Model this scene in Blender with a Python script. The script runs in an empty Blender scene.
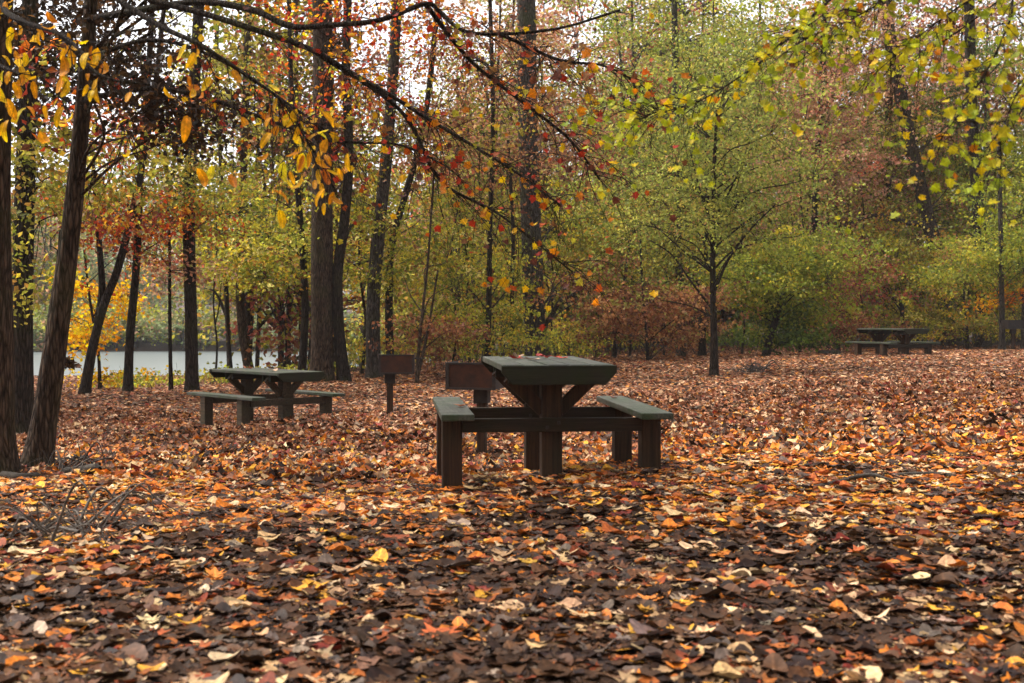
import bpy, math
import numpy as np
from mathutils import Vector

R = math.radians
rng = np.random.default_rng(11)
sc = bpy.context.scene
COL = sc.collection
F, CX, CY, CAMZ = 1215.0, 512.0, 319.0, 1.1      # lens in pixels, horizon, eye height


def at(px, py, Y):
    """photo position at distance Y -> world point"""
    return np.array([(px - CX) / F * Y, Y, CAMZ - (py - CY) / F * Y])


# ------------------------------------------------------------------ terrain
_cp = [(0, 683, 3.65), (512, 683, 3.65), (1024, 683, 3.65), (60, 560, 5.5), (512, 560, 5.55), (950, 553, 5.6),
       (20, 470, 9.7), (-250, 470, 9.7), (452, 488, 8.3), (551, 473, 8.6), (650, 468, 8.5), (439, 476, 9.6), (620, 461, 9.6), (900, 457, 9.0),
       (1300, 455, 9.0), (483, 455, 12.4), (900, 424, 12.6), (60, 448, 12.4), (243, 427, 16.2), (285, 422, 16.2), (326, 418, 16.3),
       (388, 418, 18), (714, 396, 18), (950, 383, 18), (90, 391, 24), (-150, 391, 24), (200, 389, 26), (322, 380, 27.5), (545, 361, 32),
       (714, 375, 25), (714, 358, 33), (892, 354, 30), (900, 352, 36), (1010, 350, 38), (1250, 350, 36), (320, 372, 34), (430, 376, 28), (120, 388, 30)]
_P = np.array([at(*c) for c in _cp])
_P = np.vstack([_P, [[-6, -4, 0], [0, -4, 0], [6, -4, .05], [-3, 1, 0], [3, 1, .03]]])


def _k(d2):
    return np.where(d2 > 1e-9, d2 * np.log(np.maximum(d2, 1e-9)), 0)


_n = len(_P)
_A = np.zeros((_n + 3, _n + 3))
_d2 = ((_P[:, None, :2] - _P[None, :, :2]) ** 2).sum(-1)
_A[:_n, :_n] = _k(_d2) + np.eye(_n) * .03
_A[:_n, _n] = 1
_A[:_n, _n + 1:] = _P[:, :2]
_A[_n, :_n] = 1
_A[_n + 1:, :_n] = _P[:, :2].T
_W = np.linalg.solve(_A, np.concatenate([_P[:, 2], np.zeros(3)]))


def sst(a, b, x):
    t = np.clip((x - a) / (b - a), 0, 1)
    return t * t * (3 - 2 * t)


LAKE_Z = -1.55


def ground(x, y):
    x = np.atleast_1d(np.asarray(x, float))
    y = np.atleast_1d(np.asarray(y, float))
    xc = np.clip(x, -14, 18)
    yc = np.clip(y, -6, 40)
    q = np.stack([xc, yc], -1)
    z = np.empty(len(q))
    for s in range(0, len(q), 40000):
        d2 = ((q[s:s + 40000, None] - _P[None, :, :2]) ** 2).sum(-1)
        z[s:s + 40000] = _k(d2) @ _W[:_n] + _W[_n] + q[s:s + 40000] @ _W[_n + 1:]
    z = np.clip(z, -.6, .25)
    z = z - .03
    z += .018 * np.sin(x * 2.1 + .7) * np.sin(y * 1.7 + x * .6) + .012 * np.sin(x * 5.3 + y * 3.1) * np.sin(y * 4.3 - x)
    # far right: level woods; far left: bank down to the lake, hills beyond it
    far = sst(38, 50, y)
    right = sst(-6, 8, x - (y - 45) * .05)
    z = z * (1 - far) + far * (right * .05 + (1 - right) * -.7)
    basin = sst(36, 46, y) * (1 - sst(93, 104, y)) * (1 - sst(-9, -2, x - .0 * y))
    z = z * (1 - basin) + basin * -3.0
    z = z + sst(100, 260, y) * 9.0 * (1 + .25 * np.sin(x * .05))
    return z


def gz(x, y):
    return float(ground(x, y)[0])


# ------------------------------------------------------------------ materials
def new_mat(name):
    m = bpy.data.materials.new(name)
    m.use_nodes = True
    nt = m.node_tree
    nt.nodes.clear()
    return m, nt, nt.nodes.new, nt.links.new


def leaf_material(name, translucent=.35, rough=.45, spec=.4):
    m, nt, N, L = new_mat(name)
    out = N('ShaderNodeOutputMaterial')
    a = N('ShaderNodeAttribute'); a.attribute_name = 'tint'
    tc = N('ShaderNodeTexCoord')
    nz = N('ShaderNodeTexNoise'); nz.inputs['Scale'].default_value = 42; nz.inputs['Detail'].default_value = 3
    L(tc.outputs['Object'], nz.inputs['Vector'])
    mr = N('ShaderNodeMapRange'); mr.inputs[1].default_value = .3; mr.inputs[2].default_value = .75
    mr.inputs[3].default_value = 1.15; mr.inputs[4].default_value = .55
    L(nz.outputs['Fac'], mr.inputs[0])
    mx = N('ShaderNodeMix'); mx.data_type = 'RGBA'; mx.blend_type = 'MULTIPLY'; mx.inputs[0].default_value = 1
    lp = N('ShaderNodeAttribute'); lp.attribute_name = 'leaf_position'
    sp = N('ShaderNodeSeparateXYZ'); L(lp.outputs['Vector'], sp.inputs[0])
    ab = N('ShaderNodeMath'); ab.operation = 'ABSOLUTE'; L(sp.outputs[0], ab.inputs[0])
    rib = N('ShaderNodeMapRange'); rib.inputs[1].default_value = .012; rib.inputs[2].default_value = .05; rib.inputs[3].default_value = 1.45; rib.inputs[4].default_value = 1.0
    L(ab.outputs[0], rib.inputs[0])
    sv = N('ShaderNodeMath'); sv.operation = 'MULTIPLY_ADD'; sv.inputs[1].default_value = -.9; L(ab.outputs[0], sv.inputs[0]); L(sp.outputs[1], sv.inputs[2])
    fr = N('ShaderNodeMath'); fr.operation = 'PINGPONG'; fr.inputs[1].default_value = .075; L(sv.outputs[0], fr.inputs[0])
    sid = N('ShaderNodeMapRange'); sid.inputs[1].default_value = 0; sid.inputs[2].default_value = .03; sid.inputs[3].default_value = 1.22; sid.inputs[4].default_value = .96
    L(fr.outputs[0], sid.inputs[0])
    m1 = N('ShaderNodeMath'); m1.operation = 'MULTIPLY'; L(rib.outputs[0], m1.inputs[0]); L(sid.outputs[0], m1.inputs[1])
    m2 = N('ShaderNodeMath'); m2.operation = 'MULTIPLY'; L(m1.outputs[0], m2.inputs[0]); L(mr.outputs[0], m2.inputs[1])
    L(a.outputs['Color'], mx.inputs[6]); L(m2.outputs[0], mx.inputs[7])
    p = N('ShaderNodeBsdfPrincipled')
    p.inputs['Roughness'].default_value = rough
    p.inputs['Specular IOR Level'].default_value = spec
    L(mx.outputs[2], p.inputs['Base Color'])
    t = N('ShaderNodeBsdfTranslucent'); L(mx.outputs[2], t.inputs['Color'])
    ms = N('ShaderNodeMixShader'); ms.inputs[0].default_value = translucent
    L(p.outputs[0], ms.inputs[1]); L(t.outputs[0], ms.inputs[2]); L(ms.outputs[0], out.inputs['Surface'])
    return m


def bark_material(name, c1, c2, moss=(.06, .07, .02), moss_amt=.3, scale=1.0, bump=.6):
    m, nt, N, L = new_mat(name)
    out = N('ShaderNodeOutputMaterial')
    tc = N('ShaderNodeTexCoord')
    mp = N('ShaderNodeMapping'); mp.inputs['Scale'].default_value = (14 * scale, 14 * scale, 2.2 * scale)
    L(tc.outputs['Object'], mp.inputs['Vector'])
    nz = N('ShaderNodeTexNoise'); nz.inputs['Scale'].default_value = 2.2; nz.inputs['Detail'].default_value = 6; nz.inputs['Roughness'].default_value = .65
    nz.inputs['Distortion'].default_value = .6
    L(mp.outputs[0], nz.inputs['Vector'])
    vo = N('ShaderNodeTexVoronoi'); vo.feature = 'DISTANCE_TO_EDGE'; vo.inputs['Scale'].default_value = 2.4
    L(mp.outputs[0], vo.inputs['Vector'])
    r = N('ShaderNodeValToRGB')
    r.color_ramp.elements[0].position = .32; r.color_ramp.elements[0].color = (*c1, 1)
    r.color_ramp.elements[1].position = .68; r.color_ramp.elements[1].color = (*c2, 1)
    L(nz.outputs['Fac'], r.inputs[0])
    n2 = N('ShaderNodeTexNoise'); n2.inputs['Scale'].default_value = 1.7; n2.inputs['Detail'].default_value = 5
    L(tc.outputs['Object'], n2.inputs['Vector'])
    r2 = N('ShaderNodeMapRange'); r2.inputs[1].default_value = .5; r2.inputs[2].default_value = .72; r2.inputs[4].default_value = moss_amt
    L(n2.outputs['Fac'], r2.inputs[0])
    mx = N('ShaderNodeMix'); mx.data_type = 'RGBA'; mx.inputs[7].default_value = (*moss, 1)
    fu = N('ShaderNodeMapRange'); fu.inputs[1].default_value = .0; fu.inputs[2].default_value = .22; fu.inputs[3].default_value = .3; fu.inputs[4].default_value = 1.25
    L(vo.outputs['Distance'], fu.inputs[0])
    fm = N('ShaderNodeMix'); fm.data_type = 'RGBA'; fm.blend_type = 'MULTIPLY'; fm.inputs[0].default_value = 1
    L(r.outputs[0], fm.inputs[6]); L(fu.outputs[0], fm.inputs[7])
    L(r2.outputs[0], mx.inputs[0]); L(fm.outputs[2], mx.inputs[6])
    p = N('ShaderNodeBsdfPrincipled'); p.inputs['Roughness'].default_value = .92; p.inputs['Specular IOR Level'].default_value = .1
    L(mx.outputs[2], p.inputs['Base Color'])
    ad = N('ShaderNodeMath'); ad.operation = 'MULTIPLY_ADD'; ad.inputs[1].default_value = 1.2
    L(vo.outputs['Distance'], ad.inputs[0]); L(nz.outputs['Fac'], ad.inputs[2])
    b = N('ShaderNodeBump'); b.inputs['Strength'].default_value = bump; b.inputs['Distance'].default_value = .06
    L(ad.outputs[0], b.inputs['Height']); L(b.outputs[0], p.inputs['Normal'])
    L(p.outputs[0], out.inputs['Surface'])
    return m


def wood_material(name, c1, c2, tint, tint_amt, rough=.6, axis=1):
    """weathered planks: grain runs along the local axis given"""
    m, nt, N, L = new_mat(name)
    out = N('ShaderNodeOutputMaterial')
    tc = N('ShaderNodeTexCoord')
    mp = N('ShaderNodeMapping')
    s = [34, 34, 34]; s[axis] = 1.6
    mp.inputs['Scale'].default_value = s
    L(tc.outputs['Object'], mp.inputs['Vector'])
    nz = N('ShaderNodeTexNoise'); nz.inputs['Scale'].default_value = 1.4; nz.inputs['Detail'].default_value = 7; nz.inputs['Roughness'].default_value = .7; nz.inputs['Distortion'].default_value = .4
    L(mp.outputs[0], nz.inputs['Vector'])
    r = N('ShaderNodeValToRGB')
    r.color_ramp.elements[0].position = .34; r.color_ramp.elements[0].color = (*c1, 1)
    r.color_ramp.elements[1].position = .7; r.color_ramp.elements[1].color = (*c2, 1)
    L(nz.outputs['Fac'], r.inputs[0])
    n2 = N('ShaderNodeTexNoise'); n2.inputs['Scale'].default_value = 5; n2.inputs['Detail'].default_value = 6; n2.inputs['Roughness'].default_value = .65
    L(tc.outputs['Object'], n2.inputs['Vector'])
    mr = N('ShaderNodeMapRange'); mr.inputs[1].default_value = .42; mr.inputs[2].default_value = .65; mr.inputs[4].default_value = tint_amt
    L(n2.outputs['Fac'], mr.inputs[0])
    mx = N('ShaderNodeMix'); mx.data_type = 'RGBA'; mx.inputs[7].default_value = (*tint, 1)
    L(mr.outputs[0], mx.inputs[0]); L(r.outputs[0], mx.inputs[6])
    p = N('ShaderNodeBsdfPrincipled'); p.inputs['Specular IOR Level'].default_value = .22
    rr = N('ShaderNodeMapRange'); rr.inputs[3].default_value = rough - .15; rr.inputs[4].default_value = rough + .2
    L(n2.outputs['Fac'], rr.inputs[0]); L(rr.outputs[0], p.inputs['Roughness'])
    ge = N('ShaderNodeNewGeometry'); br = N('ShaderNodeMapRange'); br.inputs[3].default_value = .62; br.inputs[4].default_value = 1.4
    L(ge.outputs['Random Per Island'], br.inputs[0])
    bt = N('ShaderNodeMix'); bt.data_type = 'RGBA'; bt.blend_type = 'MULTIPLY'; bt.inputs[0].default_value = 1
    L(mx.outputs[2], bt.inputs[6]); L(br.outputs[0], bt.inputs[7]); L(bt.outputs[2], p.inputs['Base Color'])
    b = N('ShaderNodeBump'); b.inputs['Strength'].default_value = .8; b.inputs['Distance'].default_value = .008
    L(nz.outputs['Fac'], b.inputs['Height']); L(b.outputs[0], p.inputs['Normal'])
    L(p.outputs[0], out.inputs['Surface'])
    return m


def noise_material(name, c1, c2, scale, rough=.8, bump=.3, dist=.01, metallic=0, lo=.35, hi=.65):
    m, nt, N, L = new_mat(name)
    out = N('ShaderNodeOutputMaterial')
    tc = N('ShaderNodeTexCoord')
    nz = N('ShaderNodeTexNoise'); nz.inputs['Scale'].default_value = scale; nz.inputs['Detail'].default_value = 8; nz.inputs['Roughness'].default_value = .65
    L(tc.outputs['Object'], nz.inputs['Vector'])
    r = N('ShaderNodeValToRGB')
    r.color_ramp.elements[0].position = lo; r.color_ramp.elements[0].color = (*c1, 1)
    r.color_ramp.elements[1].position = hi; r.color_ramp.elements[1].color = (*c2, 1)
    L(nz.outputs['Fac'], r.inputs[0])
    p = N('ShaderNodeBsdfPrincipled'); p.inputs['Roughness'].default_value = rough; p.inputs['Metallic'].default_value = metallic
    p.inputs['Specular IOR Level'].default_value = .3
    L(r.outputs[0], p.inputs['Base Color'])
    b = N('ShaderNodeBump'); b.inputs['Strength'].default_value = bump; b.inputs['Distance'].default_value = dist
    L(nz.outputs['Fac'], b.inputs['Height']); L(b.outputs[0], p.inputs['Normal'])
    L(p.outputs[0], out.inputs['Surface'])
    return m


M = {}
M['leaf'] = leaf_material('autumn_leaf', .55, .55, .2)
M['litter'] = leaf_material('fallen_leaf', .14, .65, .1)
M['wet'] = leaf_material('wet_shaded_leaf', .08, .5, .08)
M['bark_dark'] = bark_material('bark_dark', (.010, .0075, .006), (.065, .046, .034), moss_amt=.35, bump=1.0)
M['bark_brown'] = bark_material('bark_brown', (.014, .009, .006), (.13, .088, .06), moss_amt=.4, bump=1.0)
M['bark_grey'] = bark_material('bark_grey', (.02, .016, .013), (.13, .108, .088), moss_amt=.5, bump=1.0)
M['twig'] = noise_material('twig', (.02, .015, .012), (.085, .068, .055), 30)
M['pale_twig'] = noise_material('pale_twig', (.028, .022, .017), (.15, .125, .10), 24)
M['soil'] = noise_material('soil', (.012, .008, .006), (.07, .036, .022), 9, .75, .8, .05)
M['wood_top'] = wood_material('wood_top', (.012, .012, .010), (.088, .088, .07), (.022, .037, .013), .85, .5, 1)
M['wood_end'] = wood_material('wood_end', (.006, .005, .003), (.024, .019, .010), (.014, .021, .005), .6, .75, 0)
M['wood_post'] = wood_material('wood_post', (.006, .003, .002), (.060, .028, .012), (.02, .019, .008), .4, .75, 2)
M['wood_beam'] = wood_material('wood_beam', (.006, .0035, .002), (.034, .019, .010), (.014, .016, .006), .5, .75, 0)
M['wood_pale'] = wood_material('wood_pale', (.016, .011, .007), (.075, .05, .028), (.03, .028, .013), .6, .75, 1)
M['iron'] = noise_material('iron', (.010, .010, .010), (.035, .024, .019), 14, .65, .2, .004)
M['rust'] = noise_material('rust', (.007, .006, .005), (.075, .024, .010), 6, .8, .3, .004, lo=.3, hi=.7)
M['rotten'] = noise_material('rotten', (.012, .01, .008), (.06, .048, .035), 18, .85, .8, .02)


# ------------------------------------------------------------------ mesh helpers
def mesh_obj(name, verts, faces_list, mat, parent=None, colors=None, smooth=False, loc=None):
    """faces_list: list of (n,k) index arrays; colors: list of (n,3) arrays, one per entry"""
    verts = np.asarray(verts, np.float32)
    if loc is not None:
        verts = verts - np.asarray(loc, np.float32)
    me = bpy.data.meshes.new(name)
    me.vertices.add(len(verts))
    me.vertices.foreach_set('co', verts.ravel())
    idx = np.concatenate([f.ravel() for f in faces_list]).astype(np.int32)
    cnt = np.concatenate([np.full(len(f), f.shape[1], np.int32) for f in faces_list])
    start = np.concatenate([[0], np.cumsum(cnt)[:-1]]).astype(np.int32)
    me.loops.add(len(idx)); me.loops.foreach_set('vertex_index', idx)
    me.polygons.add(len(cnt)); me.polygons.foreach_set('loop_start', start)
    me.update(calc_edges=True)
    if colors is not None:
        c = np.concatenate(colors)
        c = np.concatenate([c, np.ones((len(c), 1))], 1).astype(np.float32)
        a = me.attributes.new('tint', 'FLOAT_COLOR', 'FACE')
        a.data.foreach_set('color', c.ravel())
    if smooth:
        me.polygons.foreach_set('use_smooth', np.ones(len(cnt), bool))
    for mm in (mat if isinstance(mat, list) else [mat]):
        me.materials.append(mm)
    me.validate()
    o = bpy.data.objects.new(name, me)
    COL.objects.link(o)
    if loc is not None and parent is None:
        o.location = loc
    if parent is not None:
        o.parent = parent
    return o


def empty(name, loc, rz=0):
    o = bpy.data.objects.new(name, None)
    o.location = loc; o.rotation_euler = (0, 0, rz)
    o.empty_display_size = .2
    COL.objects.link(o)
    return o


def tag(o, label=None, cat=None, group=None, kind=None):
    if label: o['label'] = label
    if cat: o['category'] = cat
    if group: o['group'] = group
    if kind: o['kind'] = kind
    return o


def smooth_path(p, per=5):
    p = np.asarray(p, float)
    if len(p) < 3:
        t = np.linspace(0, 1, per + 1)[:, None]
        return p[0] * (1 - t) + p[-1] * t
    q = np.vstack([2 * p[0] - p[1], p, 2 * p[-1] - p[-2]])
    out = []
    for i in range(1, len(q) - 2):
        for t in np.linspace(0, 1, per, endpoint=False):
            a, b, c, d = q[i - 1], q[i], q[i + 1], q[i + 2]
            out.append(.5 * (2 * b + (c - a) * t + (2 * a - 5 * b + 4 * c - d) * t * t + (3 * b - 3 * c + d - a) * t ** 3))
    out.append(p[-1])
    return np.array(out)


class Tubes:
    def __init__(self):
        self.v, self.q, self.n = [], [], 0

    def add(self, pts, rad, k=6, lump=0.0):
        pts = np.asarray(pts, float); n = len(pts)
        rad = np.broadcast_to(np.asarray(rad, float), (n,))
        t = np.gradient(pts, axis=0)
        t /= np.linalg.norm(t, axis=1, keepdims=True) + 1e-9
        ref = np.array([1., 0, 0]) if abs(t[:, 0]).mean() < .7 else np.array([0, 0, 1.])
        u = np.cross(t, ref); u /= np.linalg.norm(u, axis=1, keepdims=True) + 1e-9
        w = np.cross(t, u)
        a = np.linspace(0, 2 * np.pi, k, endpoint=False)
        rr = np.ones((n, k))
        if lump:
            ph = rng.uniform(0, 6.28, 4)
            i = np.arange(n)[:, None]
            rr += lump * (np.sin(2 * a + ph[0] + i * .23) * .5 + np.sin(3 * a + ph[1] - i * .31) * .35 + np.sin(5 * a + ph[2] + i * .5) * .3 + .3 * np.sin(i * .9 + ph[3]))
        ring = pts[:, None] + (rad[:, None] * rr)[..., None] * (np.cos(a)[None, :, None] * u[:, None] + np.sin(a)[None, :, None] * w[:, None])
        i0 = self.n + np.arange(n - 1)[:, None] * k
        j = np.arange(k)[None]; j2 = (j + 1) % k
        self.q.append(np.stack([i0 + j, i0 + j2, i0 + k + j2, i0 + k + j], -1).reshape(-1, 4))
        self.v.append(ring.reshape(-1, 3)); self.n += n * k

    def build(self, name, mat, parent=None, loc=None, smooth=True):
        return mesh_obj(name, np.concatenate(self.v), [np.concatenate(self.q)], mat, parent, smooth=smooth, loc=loc)


# ------------------------------------------------------------------ leaf shapes (unit length, lying in XY, stalk at origin, tip +Y)
def leaf_template(outline, curl, fold, ring=True, seed=0):
    r = np.random.default_rng(seed)
    o = np.array(outline, float); n = len(o)
    c = np.array([0, .5])
    rings = [c[None]]
    if ring:
        rings.append(c + (o - c) * .55)
    rings.append(o)
    p = np.concatenate(rings)
    th = r.uniform(0, np.pi)
    s = (p[:, 0] * np.cos(th) + (p[:, 1] - .5) * np.sin(th))
    z = curl * s ** 2 * 2 + fold * np.abs(p[:, 0]) + r.normal(0, .014, len(p)) * (1 + 2 * abs(curl))
    z += curl * .8 * (p[:, 1] - .4) ** 2
    v = np.column_stack([p[:, 0], p[:, 1], z])
    j = np.arange(n); j2 = (j + 1) % n
    tri = np.column_stack([np.zeros(n, int), 1 + j, 1 + j2])
    quads = np.column_stack([1 + j, 1 + n + j, 1 + n + j2, 1 + j2]) if ring else np.zeros((0, 4), int)
    return v, tri, quads


def oval(w, n=10, p=1.0):
    a = np.linspace(0, 2 * np.pi, n, endpoint=False)
    y = .5 - .5 * np.cos(a)
    return np.column_stack([w * np.sin(a) * (1 - .35 * (y - .45) * p), y])


MAPLE = [(0, 0), (.2, .08), (.42, .02), (.3, .24), (.56, .4), (.3, .5), (.26, .7), (.12, .68), (0, 1), (-.12, .68), (-.26, .7), (-.3, .5), (-.56, .4), (-.3, .24), (-.42, .02), (-.2, .08)]
OAK = [(0, 0), (.1, .12), (.3, .2), (.14, .32), (.38, .46), (.18, .56), (.32, .74), (.14, .8), (0, 1), (-.14, .8), (-.32, .74), (-.18, .56), (-.38, .46), (-.14, .32), (-.3, .2), (-.1, .12)]
TULIP = [(0, 0), (.28, .05), (.46, .3), (.3, .45), (.4, .8), (.18, .82), (0, .72), (-.18, .82), (-.4, .8), (-.3, .45), (-.46, .3), (-.28, .05)]
T_NEAR = [leaf_template(MAPLE, .10, .06, True, 1), leaf_template(MAPLE, .26, -.07, True, 2), leaf_template(OAK, .16, .08, True, 3),
          leaf_template(OAK, .42, .0, True, 4), leaf_template(TULIP, .14, .08, True, 5), leaf_template(TULIP, .36, -.06, True, 6),
          leaf_template(oval(.3, 12), .18, .14, True, 7), leaf_template(oval(.36, 12), .4, .08, True, 8), leaf_template(oval(.24, 12), -.22, .18, True, 9), leaf_template(MAPLE, -.25, .1, True, 10)]
T_MID = [leaf_template([MAPLE[i] for i in (0, 2, 3, 4, 6, 8, 10, 12, 13, 14)], .6, .1, False, 11), leaf_template(oval(.34, 7), .7, .2, False, 12),
         leaf_template(oval(.28, 6), 1.0, .3, False, 13), leaf_template([TULIP[i] for i in (0, 2, 4, 6, 8, 10)], .8, .1, False, 14)]
_far = np.array([[0, 0, 0], [.34, .5, .14], [0, 1, .05], [-.34, .5, .14]], float)
T_FAR = [(_far, np.array([[0, 1, 2], [0, 2, 3]]), np.zeros((0, 4), int)),
         (_far * [1, 1, -2.0] + [0, 0, .1], np.array([[0, 1, 2], [0, 2, 3]]), np.zeros((0, 4), int))]
T_TREE = [(np.array([[0, 0, 0], [.36, .42, .1], [0, 1, -.08], [-.36, .42, .1]], float), np.array([[0, 1, 2], [0, 2, 3]]), np.zeros((0, 4), int))]
T_LONG = [leaf_template(oval(.2, 10), .25, .25, True, 21), leaf_template(oval(.23, 10), .5, .15, True, 22), leaf_template(oval(.18, 10), -.3, .3, True, 23)]
T_BOUGH = [leaf_template(MAPLE, .2, .12, False, 31), leaf_template(MAPLE, .45, -.1, False, 32), leaf_template([MAPLE[i] for i in (0, 2, 3, 4, 6, 8, 10, 12, 13, 14)], .3, .1, False, 33)]
T_BROAD = [leaf_template(oval(.3, 8), .4, .2, False, 41), leaf_template(oval(.26, 8), -.5, .3, False, 42), leaf_template(MAPLE, .5, .1, False, 43)]


def leaf_coords(o, lp):
    a = o.data.attributes.new('leaf_position', 'FLOAT_VECTOR', 'POINT')
    a.data.foreach_set('vector', np.concatenate(lp).astype(np.float32).ravel())
    return o


class Leaves:
    def __init__(self):
        self.v, self.t, self.q, self.ct, self.cq, self.n = [], [], [], [], [], 0
        self.lp = []

    def add(self, pos, size, nrm, dirn, col, templates, which=None):
        """pos (n,3), size (n), nrm (n,3) leaf normal, dirn (n,3) towards the tip, col (n,3)"""
        n = len(pos)
        if n == 0:
            return
        nrm = nrm / (np.linalg.norm(nrm, axis=1, keepdims=True) + 1e-9)
        x = np.cross(dirn, nrm); x /= np.linalg.norm(x, axis=1, keepdims=True) + 1e-9
        y = np.cross(nrm, x)
        if which is None:
            which = rng.integers(0, len(templates), n)
        for k, (tv, tt, tq) in enumerate(templates):
            s = np.nonzero(which == k)[0]
            if len(s) == 0:
                continue
            m = len(tv)
            P = pos[s][:, None] + size[s][:, None, None] * (tv[None, :, 0, None] * x[s][:, None] + tv[None, :, 1, None] * y[s][:, None] + tv[None, :, 2, None] * nrm[s][:, None])
            base = self.n + np.arange(len(s)) * m
            self.v.append(P.reshape(-1, 3)); self.n += len(s) * m
            self.lp.append(np.tile(np.column_stack([tv[:, :2], np.zeros(m)]), (len(s), 1)))
            if len(tt):
                self.t.append((base[:, None, None] + tt[None]).reshape(-1, 3)); self.ct.append(np.repeat(col[s], len(tt), 0))
            if len(tq):
                self.q.append((base[:, None, None] + tq[None]).reshape(-1, 4)); self.cq.append(np.repeat(col[s], len(tq), 0))

    def build(self, name, mat, parent=None, loc=None, smooth=False):
        f, c = [], []
        if self.t: f.append(np.concatenate(self.t)); c.append(np.concatenate(self.ct))
        if self.q: f.append(np.concatenate(self.q)); c.append(np.concatenate(self.cq))
        return leaf_coords(mesh_obj(name, np.concatenate(self.v), f, mat, parent, c, smooth, loc), self.lp)


# leaf colours as (albedo, weight)
PAL = {
    'yellowgreen': [((.29, .26, .04), 4), ((.20, .21, .035), 4), ((.40, .31, .045), 2.6), ((.11, .13, .022), 4), ((.36, .19, .04), 1.4), ((.48, .40, .14), 1), ((.16, .08, .03), 1)],
    'olive': [((.17, .16, .03), 4), ((.25, .21, .04), 3), ((.10, .11, .02), 3), ((.26, .15, .04), 2), ((.35, .28, .06), 1)],
    'green': [((.16, .18, .028), 4), ((.21, .23, .035), 4), ((.09, .11, .02), 3), ((.28, .26, .045), 2), ((.34, .27, .04), 1.2), ((.22, .12, .04), .5)],
    'palegreen': [((.18, .20, .045), 4), ((.24, .24, .055), 3), ((.12, .14, .03), 4), ((.30, .26, .06), 1.6), ((.22, .13, .05), .8)],
    'darkgreen': [((.06, .09, .02), 4), ((.09, .13, .025), 3), ((.14, .17, .03), 2), ((.04, .06, .015), 2)],
    'yellow': [((.60, .36, .02), 4), ((.5, .26, .015), 3), ((.62, .45, .06), 2), ((.3, .25, .03), 1)],
    'gold': [((.66, .36, .015), 5), ((.58, .26, .012), 4), ((.66, .46, .05), 2), ((.4, .14, .015), 1.2)],
    'orange': [((.50, .20, .02), 4), ((.42, .12, .018), 4), ((.58, .32, .03), 3), ((.30, .06, .015), 2), ((.2, .08, .02), 1)],
    'bough': [((.48, .17, .02), 2.4), ((.58, .34, .03), 2.2), ((.30, .035, .018), 3), ((.36, .08, .02), 2.4), ((.09, .03, .018), 3.2), ((.34, .30, .04), 1), ((.2, .1, .04), 1)],
    'redmix': [((.32, .05, .02), 3), ((.40, .11, .025), 3), ((.16, .03, .018), 3), ((.48, .26, .04), 2), ((.12, .05, .025), 2), ((.22, .2, .04), 1)],
    'dusky': [((.22, .06, .04), 4), ((.15, .05, .035), 3), ((.30, .14, .07), 2), ((.10, .035, .025), 2), ((.2, .19, .05), 1.5)],
    'rustbrown': [((.16, .065, .03), 4), ((.24, .11, .05), 3), ((.10, .04, .022), 3), ((.30, .16, .07), 2), ((.2, .17, .05), 1)],
    'mauve': [((.36, .20, .12), 4), ((.34, .16, .10), 3), ((.2, .10, .07), 2), ((.40, .25, .13), 2.4), ((.24, .22, .07), 2), ((.32, .09, .05), 1)],
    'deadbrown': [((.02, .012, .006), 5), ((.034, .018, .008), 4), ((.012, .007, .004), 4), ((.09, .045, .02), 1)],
    'maple': [((.33, .35, .03), 5), ((.24, .29, .03), 3.4), ((.46, .40, .04), 4), ((.55, .38, .03), 2), ((.45, .16, .02), .7), ((.12, .05, .02), .5)],
    'hazygreen': [((.16, .19, .08), 4), ((.22, .21, .09), 3), ((.12, .15, .07), 3), ((.28, .16, .10), 2), ((.3, .24, .1), 1)],
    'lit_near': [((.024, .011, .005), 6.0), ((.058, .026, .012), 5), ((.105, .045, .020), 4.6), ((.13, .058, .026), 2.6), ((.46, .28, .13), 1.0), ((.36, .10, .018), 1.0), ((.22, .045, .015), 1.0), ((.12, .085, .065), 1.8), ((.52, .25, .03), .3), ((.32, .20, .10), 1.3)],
    'lit_big': [((.55, .37, .19), 3), ((.46, .27, .14), 2), ((.5, .17, .03), 1.6), ((.30, .07, .02), 1.2), ((.34, .24, .17), 1.5), ((.12, .06, .035), 2)],
    'lit_mid': [((.58, .17, .016), 4.6), ((.36, .09, .02), 2.6), ((.54, .34, .16), 2.6), ((.68, .33, .03), 2.0), ((.17, .07, .035), 2.8), ((.17, .025, .015), 1.1), ((.035, .018, .012), 3.6), ((.66, .48, .28), 1.2), ((.13, .09, .07), 1.8)],
    'lit_far': [((.27, .11, .055), 4), ((.28, .10, .035), 3), ((.52, .31, .17), 2.8), ((.13, .05, .025), 3.6), ((.50, .19, .035), 1.1), ((.22, .15, .10), 1.2), ((.20, .032, .018), .8), ((.040, .019, .011), 3.0)],
}


def pick(pal, n):
    p = PAL[pal]
    w = np.array([b for _, b in p], float)
    c = np.array([a for a, _ in p])
    i = rng.choice(len(p), n, p=w / w.sum())
    c = np.clip(c.mean(1, keepdims=True) + (c - c.mean(1, keepdims=True)) * (.98 if pal.startswith('lit') else 1.1), .003, .9)
    return c[i] * rng.uniform(.75, 1.25, (n, 1)) * rng.normal(1, .03, (n, 3)).clip(.7, 1.3)


def unit(n):
    v = rng.normal(0, 1, (n, 3))
    return v / np.linalg.norm(v, axis=1, keepdims=True)


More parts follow.
